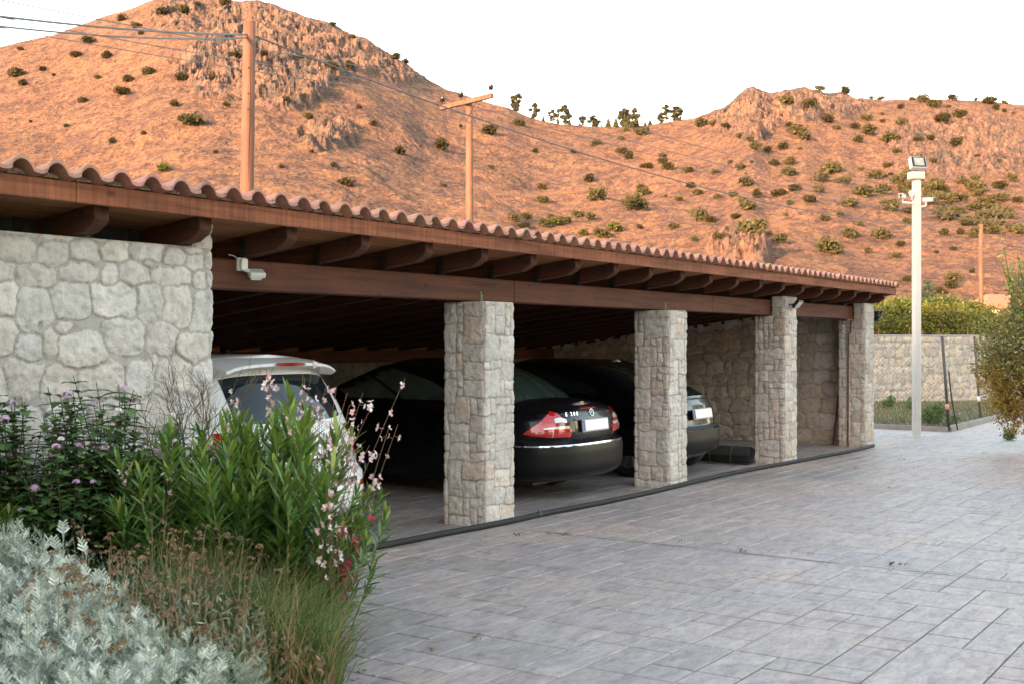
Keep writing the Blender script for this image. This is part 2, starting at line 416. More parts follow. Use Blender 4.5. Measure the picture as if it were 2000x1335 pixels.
# dirt track contours on the lower slope
track = np.zeros_like(Z)
for pts in ([(880, 412), (1000, 388), (1130, 372), (1210, 360), (1290, 350)], [(1290, 350), (1380, 352), (1440, 360)], [(780, 470), (1000, 450), (1200, 452)], [(1150, 300), (1250, 330), (1330, 352)], [(1500, 500), (1700, 488), (1990, 505)]):
    ty = np.interp(PX, [p[0] for p in pts], [p[1] for p in pts]); inn = (PX > pts[0][0]) & (PX < pts[-1][0])
    track = np.maximum(track, np.where(inn, np.exp(-((VY-ty)/2.6)**2), 0))
g1 = fbm(WX/14, WY/14, 4)[..., None]; g2 = fbm(WX/2.2, WY/2.2, 3, .7)[..., None]
ca, cb, cc_ = np.array((.42, .245, .13)), np.array((.25, .165, .115)), np.array((.46, .29, .155))
colr = ca*(1-g1)+cc_*g1; colr = colr + (cb-colr)*np.clip((g2-.46)*6, 0, 1)
crk = np.array((.085, .080, .075))+(np.array((.205, .138, .108))-np.array((.085, .080, .075)))*np.clip(g2*3.2-1.15, 0, 1)
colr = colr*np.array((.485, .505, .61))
colr = colr + (crk-colr)*np.clip(rock[..., None]*1.7, 0, 1)
colr = colr + (np.array((.29, .155, .095))-colr)*track[..., None]*.6

n, k = PX.shape; i = (np.arange(n-1)[:, None]*k + np.arange(k-1)[None, :]).ravel()
HV = np.stack([WX.ravel(), WY.ravel(), Z.ravel()], 1); HF = np.stack([i, i+k, i+k+1, i+1], 1)
def hill_mat():
    m, N, L, b = nmat('dry_grass_hillside'); v = coords(N, L)
    a = N.new('ShaderNodeAttribute'); a.attribute_name = 'Col'
    n1 = noise_node(N, L, .8, 8, .85, v); r1 = ramp(N, L, n1.outputs[0], [(.36, (.42, .42, .44)), (.5, (.95, .95, .95)), (.64, (1.45, 1.36, 1.25))])
    n2 = noise_node(N, L, .045, 5, .6, v); r2 = ramp(N, L, n2.outputs[0], [(.35, (.84, .88, .92)), (.65, (1.1, 1.06, 1.0))])
    vo = N.new('ShaderNodeTexVoronoi'); vo.inputs['Scale'].default_value = .55; L.new(v, vo.inputs[0])
    r3 = ramp(N, L, vo.outputs[0], [(.12, (.30, .34, .34)), (.26, (1, 1, 1))])
    c = mix(N, L, a.outputs[0], r1.outputs[0], 1.0, 'MULTIPLY'); c = mix(N, L, c, r2.outputs[0], 1.0, 'MULTIPLY'); c = mix(N, L, c, r3.outputs[0], .6, 'MULTIPLY')
    n6 = noise_node(N, L, 1.5, 4, .7, v); r6 = ramp(N, L, n6.outputs[0], [(.38, (.42, .40, .42)), (.47, (1, 1, 1)), (.58, (1.0, 1.0, 1.0)), (.66, (1.5, 1.5, 1.35))]); c = mix(N, L, c, r6.outputs[0], .9, 'MULTIPLY')
    L.new(c, b.inputs['Base Color']); b.inputs['Roughness'].default_value = .95; b.inputs['Specular IOR Level'].default_value = .1
    bump(N, L, n1.outputs[0], b, 1.0, .9); return m
o = mesh_np('hills', HV, HF, hill_mat(), cols=colr.reshape(-1, 3), smooth=False); tag(o, kind='structure')
_Zc = Z; _Dc = Dm
def hill_at(px, py):
    """first visible point of the slope in the direction (px,py)"""
    j = int(round((px-pxs[0])/3.4)); j = max(1, min(len(pxs)-2, j))
    vy = 665-(_Zc[j]-1.6)/_Dc[j]*2300; m = 300
    run = np.minimum.accumulate(vy[:m]); idx = np.argmax(run <= py) if (run <= py).any() else m-1
    d = _Dc[j][idx]; p = cw(d, (px-1000)/2300*d); p.z = _Zc[j][idx]; return p, d
# ---------------------------------------------------------------- stone masonry (every stone is relief in the mesh)
WARM = [(.54, .46, .375), (.51, .43, .35), (.50, .44, .375), (.56, .48, .39), (.52, .41, .325), (.48, .42, .345)]
MIXP = [(.60, .56, .51), (.63, .59, .53), (.57, .54, .50), (.63, .575, .50), (.59, .54, .48), (.58, .54, .49), (.61, .57, .52), (.61, .55, .48), (.59, .56, .51), (.60, .51, .43)]
def stone_field(P, Zc, plen, z0, z1, cell, seed, wrap=False, pal=None, power=2.4, jit=.34, rnd=.5, row=None, mk=.80, block=False, facet=.5):
    """relief (0 in joints .. 1 on stones), fine roughness and colour for points (P,Zc)"""
    rs = np.random.RandomState(seed); row = row or cell*.8
    pal = pal or MIXP
    shp = P.shape; amp_w = .30 if block else .5
    wx = (P + (fbm(P*5+seed, Zc*5, 4, .6)-.5)*cell*amp_w).ravel(); wz = (Zc + (fbm(P*5, Zc*5+seed*3, 4, .6)-.5)*row*amp_w).ravel(); n = len(wx)
    fx, fz = P.ravel(), Zc.ravel()
    if block:                                         # squared rubble: irregular rectangles of stone
        nu = max(4, int(round(plen/(cell/3)))); uw = plen/nu; uh = row/3; nh = int((z1-z0)/uh)+3
        own = -np.ones((nu, nh), int); rects = []; sizes = [(3, 2), (2, 2), (4, 2), (2, 3), (3, 3), (1, 1), (2, 1), (4, 3), (3, 2), (1, 2)]
        for j in range(nh):
            for i in range(nu):
                if own[i, j] >= 0: continue
                rs.shuffle(sizes)
                for (a, b_) in sizes+[(1, 1)]:
                    ii = [(i+q) for q in range(a)]
                    if not wrap and ii[-1] >= nu: continue
                    ii = [q % nu for q in ii]
                    if j+b_ <= nh and all(own[q, j:j+b_].max() < 0 for q in ii): break
                else: a = b_ = 1; ii = [i]
                for q in ii: own[q, j:j+b_] = len(rects)
                rects.append((i*uw, z0-.5*uh+j*uh, a*uw, b_*uh))
        Rc = np.array(rects); ns = len(Rc)
        ci = np.floor(wx/uw).astype(int); ci = ci % nu if wrap else np.clip(ci, 0, nu-1); cj = np.clip(((wz-z0+.5*uh)/uh).astype(int), 0, nh-1)
        i1 = own[ci, cj]; cx = Rc[i1, 0]+Rc[i1, 2]/2; cz = Rc[i1, 1]+Rc[i1, 3]/2
        dxs = wx-cx; 
        if wrap: dxs = (dxs+plen/2) % plen-plen/2
        dzs = wz-cz; rr_ = .022
        qx = np.maximum(np.abs(dxs)-(Rc[i1, 2]/2-rr_), 0); qz = np.maximum(np.abs(dzs)-(Rc[i1, 3]/2-rr_), 0)
        ins = np.minimum(Rc[i1, 2]/2-np.abs(dxs), Rc[i1, 3]/2-np.abs(dzs))
        e = np.where((qx > 0) & (qz > 0), rr_-np.hypot(qx, qz), ins); e = np.maximum(e, 0)
        jw = .0055; h = np.clip((e-jw*.5)/(jw*1.0), 0, 1); dome = np.clip(e/.05, 0, 1)**.6
    else:
        seeds = []; z = z0-row*.5
        while z < z1+row:
            hgt = row*rs.uniform(.7, 1.35); x = -rs.rand()*cell
            while x < plen+cell*.5:
                w = cell*rs.uniform(.6, 1.5); seeds.append((x+w/2, z+hgt/2+rs.uniform(-jit, jit)*hgt*.5, w, hgt))
                if rs.rand() < .30: seeds.append((x+w*rs.uniform(-.1, .1), z+hgt*rs.uniform(.9, 1.1), w*.38, hgt*.38))
                x += w
            z += hgt
        Rc = np.array(seeds); ns = len(Rc); d1 = np.full(n, 1e9); d2 = np.full(n, 1e9); i1 = np.zeros(n, int)
        for k in range(ns):
            dx = np.abs(wx-Rc[k, 0]); dz = np.abs(wz-Rc[k, 1]); sel = np.nonzero((dx < cell*1.9) & (dz < row*1.9))[0]
            if not len(sel): continue
            d = ((dx[sel]/(Rc[k, 2]*.5))**power + (dz[sel]/(Rc[k, 3]*.5))**power)**(1/power)
            a = d1[sel]; better = d < a
            d2[sel] = np.where(better, a, np.minimum(d2[sel], d)); d1[sel] = np.where(better, d, a); i1[sel] = np.where(better, k, i1[sel])
        sz = np.minimum(Rc[i1, 2], Rc[i1, 3]); e = np.minimum((d2-d1)*.5, (1.22-d1))*sz*.5
        dxs = wx-Rc[i1, 0]; dzs = wz-Rc[i1, 1]; jw = cell*.030
        h = np.clip((e-jw*.6)/(jw*.9), 0, 1); dome = np.clip(e/(cell*.22), 0, 1)**.6
    sc_ = np.array([np.array(pal[rs.randint(len(pal))])*rs.uniform(.92, 1.08) for _ in range(ns)])
    tilt = rs.uniform(-1.2, 1.2, (ns, 4, 2)); tofs = rs.uniform(.05, .5, (ns, 4)); lift = rs.uniform(-.25, .3, ns)
    h = h*h*(3-2*h)
    fac = np.min(np.stack([tofs[i1, q]+(tilt[i1, q, 0]*dxs+tilt[i1, q, 1]*dzs)/cell for q in range(4)]), 0)
    relief = h*(.45+rnd*.6*dome+.3*lift[i1]+facet*np.clip(fac, -.5, .5))
    rough = (fbm(fx*30, fz*30+seed, 4, .65)-.5)*1.3 + (np.abs(fbm(fx*11+2, fz*11+seed, 3)-.5)*-2.2)
    col = sc_[i1]*(1+(fbm(fx*9, fz*9, 3)-.5)[:, None]*.28)
    mort = sc_.mean(0)*mk; col = mort+(col-mort)*h[:, None]
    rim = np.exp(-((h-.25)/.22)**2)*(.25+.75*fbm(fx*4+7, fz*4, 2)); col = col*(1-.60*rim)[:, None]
    return relief.reshape(shp), (rough*h).reshape(shp), col.reshape(shp+(3,))
def stone_wall(name, path, z0, z1, res, cell, seed, amp=.02, closed=False, parent=None, mat=None, top=None, capz=True, zfun=None, **kw):
    """masonry following a plan path; relief points to the right-hand side of the path direction"""
    path = [np.array(p, float) for p in path]; pts = path+[path[0]] if closed else path
    seg = [np.linalg.norm(pts[i+1]-pts[i]) for i in range(len(pts)-1)]; plen = sum(seg)
    L_ = []; 
    for i, s in enumerate(seg):
        k = max(2, int(round(s/res)))
        for q in range(k): L_.append((i, q/k))
    if not closed: L_.append((len(seg)-1, 1.0))
    pos = []; nor = []; arc = []
    cum = np.concatenate([[0], np.cumsum(seg)]); rc = .022
    def nrm(i): d = (pts[i+1]-pts[i])/seg[i]; return np.array((d[1], -d[0]))
    for (i, t) in L_:
        p = pts[i]+(pts[i+1]-pts[i])*t; nn = nrm(i); a = cum[i]+t*seg[i]
        dd0 = t*seg[i]; dd1 = (1-t)*seg[i]; wv = 0
        pi_ = (i-1) % len(seg) if (closed or i > 0) else None; ni = (i+1) % len(seg) if (closed or i < len(seg)-1) else None
        off = 0
        if pi_ is not None and dd0 < rc: f = .5*(1-dd0/rc); nn = nn*(1-f)+nrm(pi_)*f; off = (1-dd0/rc)**2*rc*.45
        if ni is not None and dd1 < rc: f = .5*(1-dd1/rc); nn = nn*(1-f)+nrm(ni)*f; off = (1-dd1/rc)**2*rc*.45
        nn = nn/np.linalg.norm(nn); pos.append(p-nn*off); nor.append(nn); arc.append(a)
    pos = np.array(pos); nor = np.array(nor); arc = np.array(arc)
    m = max(2, int(round((z1-z0)/res))); zz = np.linspace(z0, z1, m+1)
    P, Zc = np.meshgrid(arc, zz, indexing='ij')
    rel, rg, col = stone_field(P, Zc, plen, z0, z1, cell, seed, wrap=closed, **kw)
    h = rel*amp + rg*amp*.6
    tp = np.clip((z1-Zc)/.012, 0, 1); h = h*tp-(1-tp)*.004
    X = pos[:, 0][:, None]+nor[:, 0][:, None]*h; Y = pos[:, 1][:, None]+nor[:, 1][:, None]*h
    Zo = Zc.copy()
    if zfun is not None: Zo = z0 + (Zc-z0)/(z1-z0)*(zfun(X, Y)-z0)
    n, k = P.shape; V = np.stack([X.ravel(), Y.ravel(), Zo.ravel()], 1)
    ii = np.arange(n if closed else n-1); i2 = (ii+1) % n
    A = (ii[:, None]*k+np.arange(k-1)[None, :]).ravel(); B = (i2[:, None]*k+np.arange(k-1)[None, :]).ravel()
    F = np.stack([A, B, B+1, A+1], 1); col = col.reshape(-1, 3)
    if capz:                                          # mortar bedding on top
        c = V[k-1::k][:n]; nv = len(V)
        if closed:
            V = np.vstack([V, c.mean(0)[None]+np.array([[0, 0, .004]])]); col = np.vstack([col, np.array([[.31, .28, .25]])])
            T = np.stack([ii*k+k-1, i2*k+k-1, np.full(n, nv), np.full(n, nv)], 1)
            Fl = F.tolist()+[[a, b, c_] for a, b, c_, _ in T.tolist()]
            return mesh_np(name, V, Fl, mat or M['stone'], parent, True, cols=col)
    return mesh_np(name, V, F, mat or M['stone'], parent, True, cols=col)

CARG = empty('carport', (12, 6, -.05), label='long stone and timber carport with terracotta tiled roof over the parked cars', cat='carport')
def cp(o):                                            # parts stay where they were modelled
    o.parent = CARG; o.matrix_parent_inverse = Matrix.Translation((-12, -6, .05)); return o
PW, PD = .45, .43
PX_ = [8.243, 11.785, 15.30, 18.84]
for q, x in enumerate(PX_):
    top = 1.936; zb = gz(x)-.03; cell = .225
    pal = MIXP if q < 2 else MIXP+WARM[:3]
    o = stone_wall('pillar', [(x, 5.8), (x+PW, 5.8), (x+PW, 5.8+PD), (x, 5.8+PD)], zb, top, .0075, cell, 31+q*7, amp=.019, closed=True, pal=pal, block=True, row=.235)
    cp(o)
    if q >= 2:
        o2 = stone_wall('pillar_head', [(x, 5.8), (x+PW, 5.8), (x+PW, 5.985), (x, 5.985)], top-.01, 2.20, .010, cell, 61+q*7, amp=.018, closed=True, pal=pal, block=True, row=.235)
        o2.parent = o; 
# big rubble wall at the left, turning into the carport
PALG = [(.62, .59, .545), (.65, .615, .565), (.60, .57, .53), (.65, .60, .535), (.63, .59, .535), (.61, .56, .50), (.63, .60, .56)]
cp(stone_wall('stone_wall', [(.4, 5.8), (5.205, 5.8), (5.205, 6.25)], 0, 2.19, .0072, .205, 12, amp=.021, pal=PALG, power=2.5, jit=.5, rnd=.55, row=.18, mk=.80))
b = MB(); b.box((.4, 5.81, 2.16), (5.19, 6.25, 2.184)); b.box((-4, 5.82, 0), (.41, 6.2, 2.17)); b.box((5.0, 6.24, 0), (5.19, 11.95, 2.1)); b.box((-4, 6.2, 0), (-3.8, 11.9, 2.1))
cp(b.build('wall_core', M['mortar']))
cp(stone_wall('wall_pier', [(5.06, 5.80), (5.205, 5.80), (5.205, 6.05), (5.06, 6.05)], 2.185, 2.40, .009, .2, 77, amp=.018, closed=True, pal=PALG, block=True, row=.2))
# end wall inside, and back wall
deckz = lambda X, Y: 2.315-.122*(Y-6)
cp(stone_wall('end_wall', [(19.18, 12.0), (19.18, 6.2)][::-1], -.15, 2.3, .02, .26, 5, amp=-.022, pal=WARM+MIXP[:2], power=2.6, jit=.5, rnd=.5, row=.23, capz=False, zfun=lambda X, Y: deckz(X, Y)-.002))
cp(stone_wall('back_wall', [(5.19, 11.95), (19.2, 11.95)], -.1, 1.3, .035, .26, 6, amp=.02, pal=[tuple(v_*.38 for v_ in c_) for c_ in MIXP], power=2.6, jit=.5, row=.23, capz=False))  # stone palette darkened: the deep shade of the bays is put into the colour
b = MB(); b.box((5.0, 12.0, -.2), (19.5, 12.3, 1.29)); b.prism([(6.24, -.2), (12.3, -.2), (12.3, 1.50), (6.24, 2.27)], 0, 19.215, 19.29)
cp(b.build('outer_wall', M['plaster']))
b = MB(); b.box((5.2, 12.02, 1.28), (19.2, 12.05, 1.62)); cp(b.build('gap_light_block', M['deck']))  # added board: shuts out light over the back wall, stands in for dim gaps
# beams
b = MB(); 
def beam(bb, x0, x1, y0, y1, z0, z1): bb.box((x0, y0, z0), (x1, y1, z1), 0, .008)
for (x0, x1) in ((5.19, 9.0), (9.003, 13.4), (13.403, 19.05)): 
    b = MB(); beam(b, x0, x1, 6.0, 6.18, 1.945, 2.150); cp(b.build('beam', M['beam']))
b = MB(); beam(b, 5.0, 19.2, 11.86, 12.0, 1.27, 1.452); o = b.build('back_beam', M['beam']); cp(o)
# rafters with chamfered tails
def rbot(y): return 2.175-.122*(y-6)
rm = None; NR = 21
for i in range(NR):
    xn = 5.67+.75*(i-2)
    if rm is None:
        poly = [(5.60, rbot(5.6)+.055), (5.625, rbot(5.6)+.028), (5.70, rbot(5.7)), (12.25, rbot(12.25)), (12.25, rbot(12.25)+.14), (5.60, rbot(5.6)+.14)]
        b = MB(); b.prism(poly, 0, 0, .10); rm = b.build('rafter', M['rafter']); bv = rm.modifiers.new('b', 'BEVEL'); bv.width = .006; bv.segments = 2; r = rm
        b = MB(); b.box((-.012, 6.002, 2.152), (-.008, 6.05, 2.24)); b.box((-.008, 5.99, 2.155), (-.003, 6.05, 2.29))
        for z in (2.18, 2.21): b.tube([(-.0215, 6.02, z), (-.012, 6.02, z)], .006, 6)
        br = b.build('bracket', M['darksteel'], r)
        r.location = (xn, 0, 0); cp(r)
    else:
        r = rm.copy(); COL.objects.link(r); r.location = (xn, random.uniform(-.006, .006), 0)
        if 5 < xn < 19: c = br.copy(); COL.objects.link(c); c.parent = r
# roof boards: individual boards running along the building
b = MB(); y = 5.535
while y < 12.3:
    w = .118; z0 = deckz(0, y); z1 = deckz(0, y+w-.003)
    b.add([(-1.2, y, z0), (19.46, y, z0), (19.46, y+w-.003, z1), (-1.2, y+w-.003, z1), (-1.2, y, z0+.024), (19.46, y, z0+.024), (19.46, y+w-.003, z1+.024), (-1.2, y+w-.003, z1+.024)],
          [(0,3,2,1),(4,5,6,7),(0,1,5,4),(1,2,6,5),(2,3,7,6),(3,0,4,7)]); y += w
cp(b.build('roof_boards', M['deck']))
for (x0, x1) in ((-1.2, 3.98), (3.983, 8.9), (8.903, 14.1), (14.103, 19.49)):
    b = MB(); b.box((x0, 5.50, 2.345), (x1, 5.531, 2.455), 0, .004); cp(b.build('fascia', M['fascia']))
b = MB(); b.prism([(5.50, 2.345), (12.3, 2.345-.83), (12.3, 2.455-.83), (5.50, 2.455)], 0, 19.462, 19.488); 
o = b.build('bargeboard', M['fascia']); o.location.x = .032; cp(o)
# clerestory behind the stone wall
b = MB(); b.box((2, 6.12, 2.19), (4.9, 6.13, 2.31)); cp(b.build('clerestory_glass', simple('dark_window_glass', (.03, .035, .04), .08, 0, spec=.8)))
b = MB()
for x in (2.4, 3.2, 4.0, 4.8): b.box((x, 6.09, 2.19), (x+.06, 6.12, 2.3))
b.box((2, 6.10, 2.175), (4.9, 6.14, 2.2)); cp(b.build('clerestory_frame', M['black']))

# interlocking clay tiles, each with its own slight offset
def tile_mat():
    m, N, L, b = nmat('terracotta'); v = coords(N, L)
    a = N.new('ShaderNodeAttribute'); a.attribute_name = 'Col'
    n = noise_node(N, L, 5, 6, .65, v); r = ramp(N, L, n.outputs[0], [(.3, (.66, .64, .64)), (.55, (1, 1, 1)), (.75, (1.2, 1.15, 1.12))])
    n2 = noise_node(N, L, 45, 6, .7, v); r2 = ramp(N, L, n2.outputs[0], [(.3, (.86, .85, .84)), (.7, (1.08, 1.08, 1.08))])
    c = mix(N, L, a.outputs[0], r.outputs[0], 1, 'MULTIPLY'); c = mix(N, L, c, r2.outputs[0], 1, 'MULTIPLY')
    L.new(c, b.inputs['Base Color']); b.inputs['Roughness'].default_value = .82; bump(N, L, n2.outputs[0], b, .35, .004); return m
PT = .2043; NXS = 16; rs = np.random.RandomState(2)
u = np.linspace(0, 1, NXS+1)
arch = np.where((u > .0) & (u < .60), np.sin(np.clip(u/.60, 0, 1)*np.pi)**.62, 0)*.056 - np.where(u >= .60, np.sin((u-.60)/.40*np.pi), 0)*.010
ncol = int((19.56+1.2)/PT); x_first = 3.616-.31*PT-24*PT
V = []; F = []; C = []
for cx in range(ncol+3):
    xb = x_first+cx*PT
    if xb+PT > 19.60: break
    for cy in range(20):
        yf = 5.43+cy*.345; yb = yf+.385
        if yf > 12.2: break
        jx, jy, jz = rs.normal(0, .0022), rs.normal(0, .005), abs(rs.normal(0, .002)); sk_ = rs.normal(0, .003)
        cc = rs.normal(1, .07); col = np.array((.50*cc, .255*cc*rs.uniform(.95, 1.06), .180*cc*rs.uniform(.93, 1.1)))
        if rs.rand() < .2: col = col*.8+np.array((.06, .055, .05))
        base = len(V); zf = 2.470-.122*(yf-5.5)+.016; zbk = 2.470-.122*(yb-5.5)
        for (yy_, zz_, kk) in ((yf, zf, 0), (yb, zbk, 1)):
            for t_ in (0, -.019):
                for j in range(NXS+1):
                    V.append((xb+u[j]*(PT+.006)+jx+sk_*kk, yy_+jy, zz_+arch[j]*(1-.06*kk)+t_+jz)); C.append(col)
        n1 = NXS+1
        for j in range(NXS):
            F += [(base+j, base+j+1, base+2*n1+j+1, base+2*n1+j), (base+n1+j, base+3*n1+j, base+3*n1+j+1, base+n1+j+1), (base+j, base+n1+j, base+n1+j+1, base+j+1), (base+2*n1+j, base+2*n1+j+1, base+3*n1+j+1, base+3*n1+j)]
M['tile'] = tile_mat()
cp(mesh_np('roof_tiles', np.array(V), np.array(F), M['tile'], smooth=True, cols=np.array(C)))
o = bpy.data.objects['roof_tiles']; es = o.modifiers.new('e', 'EDGE_SPLIT'); es.split_angle = R(50)
# mortar plugs under the tile crests and the bedding strip
V = []; F = []; C = []
for cx in range(ncol+3):
    xb = x_first+cx*PT
    if xb+PT > 19.6: break
    base = len(V); K = 9; cxm = xb+.31*PT
    for (yy_, sc_, pr) in ((5.53, .95, 0), (5.495, .72, 1), (5.485, .35, 1)):
        for j in range(K):
            t = j/(K-1); h = math.sin(t*math.pi)**.6*.042*sc_
            V.append((cxm+(t-.5)*PT*.58*(1 if pr == 0 else sc_+.15)+rs.normal(0, .003), yy_+rs.normal(0, .005), 2.457+h*rs.uniform(.75, 1)+.002))
    for a_ in range(2):
        for j in range(K-1): F.append((base+a_*K+j, base+a_*K+j+1, base+(a_+1)*K+j+1, base+(a_+1)*K+j))
    F.append(tuple(base+2*K+j for j in range(K)))
V = np.array(V)
cp(mesh_np('tile_mortar', V, F, simple('brown_tile_mortar', (.20, .125, .085), .95, 0, .3, 25, .6, 70)))
b = MB(); b.box((-1.2, 5.512, 2.449), (19.5, 5.56, 2.462)); b.box((-1.2, 5.56, 2.43), (19.5, 5.60, 2.455))
cp(b.build('tile_batten', simple('tarred_batten', (.03, .022, .018), .9, 0, .2, 20)))
# steel anchor rods left standing on the first two pillars
for x in (PX_[0], PX_[1]):
    b = MB(); b.tube([(x-.0+.10 if 0 else x+.03, 5.86, 1.92), (x+.03, 5.86, 2.02)], .0065, 8); b.tube([(x+.055, 5.865, 1.92), (x+.055, 5.865, 1.995)], .005, 8)
    cp(b.build('anchor_rod', simple('greenish_rod', (.22, .25, .14), .7, .3)))
# conduit and leaning stick by the last pillar
b = MB(); b.tube([(18.83, 5.99, 1.93), (18.825, 6.02, 1.9), (18.82, 6.02, 1.75), (18.82, 6.06, 1.7), (18.82, 6.07, .0), (18.82, 6.06, -.09)], .013, 8)
cp(b.build('conduit', simple('rusty_conduit', (.16, .085, .05), .8, 0, .3, 20)))
b = MB(); b.tube([(19.02, 6.38, -.09), (19.10, 6.33, .6), (19.13, 6.30, 1.05)], [.014, .012, .008], 8)
tag(b.build('stick', simple('old_stick', (.10, .06, .035), .9, 0, .3, 20)), 'thin dark wooden stick leaning against the end wall by the last pillar', 'stick')

# lamps fixed to the carport
def floodlight(name, loc, rz, s, body, glass, label, tiltx=R(40), arm=True):
    t = empty(name, loc, rz, label=label, cat='floodlight'); t.scale = (s, s, s)
    Mx = Matrix.Translation((0, -.14, 0)) @ Matrix.Rotation(tiltx, 4, 'X')
    b = MB(); b.box((-.15, -.045, -.11), (.15, .0, .11), 0, .012, Mx); 
    for k in range(7): b.box((-.12+k*.037, 0, -.09), (-.112+k*.037, .03, .09), 0, 0, Mx)
    b.build('housing', body, t)
    b = MB(); b.box((-.125, -.050, -.085), (.125, -.046, .085), 0, 0, Mx); b.build('lens', glass, t)
    b = MB(); b.box((-.168, -.02, -.012), (-.155, .0, .012), 0, 0, Mx); b.tube([(-.16, -.14, 0), (-.16, -.02, -.02), (0, -.008, -.02), (.16, -.02, -.02), (.16, -.14, 0)], .009, 6); b.build('bracket', body, t)
    return t
lens = simple('floodlight_glass', (.25, .27, .28), .12, 0, spec=.8)
lens_w = simple('floodlight_reflector', (.55, .55, .52), .2, .3)
floodlight('floodlight', (PX_[2]+.20, 5.785, 2.10), 0, .62, M['black'], lens_w, 'small black square floodlight mounted near the top of the third pillar')
floodlight('floodlight', (PX_[3]+PW+.02, 5.90, 2.02), R(80), 1.05, M['black'], lens, 'black floodlight with grey glass tilted down on the outer side of the last pillar', R(50))
# white motion lamp on the beam
t = empty('motion_light', (5.63, 6.0, 2.105), label='white plastic motion sensor lamp fixed on the dark beam beside the stone wall', cat='lamp'); t.scale = (.66, .66, .66)
b = MB(); b.box((-.055, -.035, -.05), (.065, 0, .085), 0, .006); b.box((-.04, -.075, -.045), (.05, -.035, .075), 0, .008); b.build('base', M['white'], t)
Mx = Matrix.Translation((.12, -.12, -.075)) @ Matrix.Rotation(R(-25), 4, 'Z') @ Matrix.Rotation(R(28), 4, 'X')
b = MB(); b.box((-.085, -.06, -.03), (.085, .06, .03), 0, .012, Mx); b.box((-.07, -.05, -.055), (.05, .05, -.03), 0, .008, Mx); b.tube([(.0, -.05, -.03), (.06, -.09, -.06)], .02, 8); b.build('lamp_head', M['white'], t)
b = MB(); b.box((-.07, -.045, .031), (.07, .045, .033), 0, 0, Mx); b.box((-.06, -.045, -.0565), (.04, .045, -.0555), 0, 0, Mx); b.build('lens', simple('milky_lens', (.5, .53, .5), .15), t)
b = MB(); b.tube([(-.05, -.01, .08), (-.08, .0, .10), (-.14, .01, .11)], .005, 6); b.build('cable', M['white'], t)

# rolled mat and hose
t = empty('rolled_mat', (14.95, 6.12, gz(15)), R(-88), label='dark rolled up rubber mat lying on the carport floor beside the third pillar', cat='rolled mat')
b = MB(); pr = []
th = np.linspace(0, 7*math.pi, 170)
for kx, xx in enumerate((-.02, -1.35)):
    for a_ in th:
        rr_ = .035+.0052*a_; b.v.append((xx+.01*math.sin(a_*3), math.cos(a_)*rr_*1.12, max(.004, .125+math.sin(a_)*rr_*.86)))
n_ = len(th)
for k in range(n_-1): b.f.append((k, k+1, n_+k+1, n_+k)); b.m.append(0)
o = b.build('mat_roll', simple('dark_rubber_mat', (.010, .009, .008), .85, 0, .4, 14, .6, 90, bd=.02), t, True)
sm = o.modifiers.new('s', 'SOLIDIFY'); sm.thickness = .012
b = MB()
for xx in (-.25, -.55, -.9, -1.15):
    b.tube([(xx+.004*math.sin(a_), math.cos(a_)*.168, max(.006, .125+math.sin(a_)*.135)) for a_ in np.linspace(0, 2*math.pi, 30)], .004, 6, cap=False)
b.build('tie', simple('grey_tie', (.10, .10, .09), .8), t)

def smooth_path(pts, n=8):
    P = [Vector(p) for p in pts]; out = []
    for i in range(len(P)-1):
        p0, p1, p2, p3 = P[max(i-1, 0)], P[i], P[i+1], P[min(i+2, len(P)-1)]
        for k in range(n):
            t = k/n; out.append(.5*((2*p1)+(-p0+p2)*t+(2*p0-5*p1+4*p2-p3)*t*t+(-p0+3*p1-3*p2+p3)*t**3))
    out.append(P[-1]); return out
hp = [gp(*p) for p in [(703, 1080), (760, 1068), (830, 1054), (905, 1040), (1000, 1021), (1085, 1003), (1180, 984), (1262, 967), (1330, 950), (1400, 934), (1480, 917), (1560, 903), (1630, 889), (1680, 879), (1706, 872)]]
hp = [Vector((p.x, p.y, gz(p.x)+.026)) for p in hp]
hp2 = smooth_path(hp, 8)
for i_, p in enumerate(hp2): p.x += .006*math.sin(i_*.5); p.y += .006*math.sin(i_*.37)
hose = empty('hose', hp2[0], label='long black rubber hose lying along the foot of the pillars', cat='hose')
b = MB(); b.tube([p-hp2[0] for p in hp2], .026, 10); b.build('hose_pipe', simple('black_rubber', (.010, .011, .013), .75, 0, .25, 9, .15, 60), hose, True)
b = MB(); d0 = (hp2[0]-hp2[6]).normalized(); b.tube([d0*-.01, d0*.05, d0*.11], [.028, .030, .024], 10); b.build('white_coupling', simple('white_tape', (.6, .58, .58), .7, 0, .1, 30, .4, 40), hose, True)
b = MB(); j_ = len(hp2)//3; q = hp2[j_]-hp2[0]; b.tube([q-(hp2[j_+1]-hp2[j_])*.25, q+(hp2[j_+1]-hp2[j_])*.25], .028, 10); b.tube([q, q+Vector((0, 0, .045))], .006, 6); b.build('hose_clamp', M['darksteel'], hose, True)
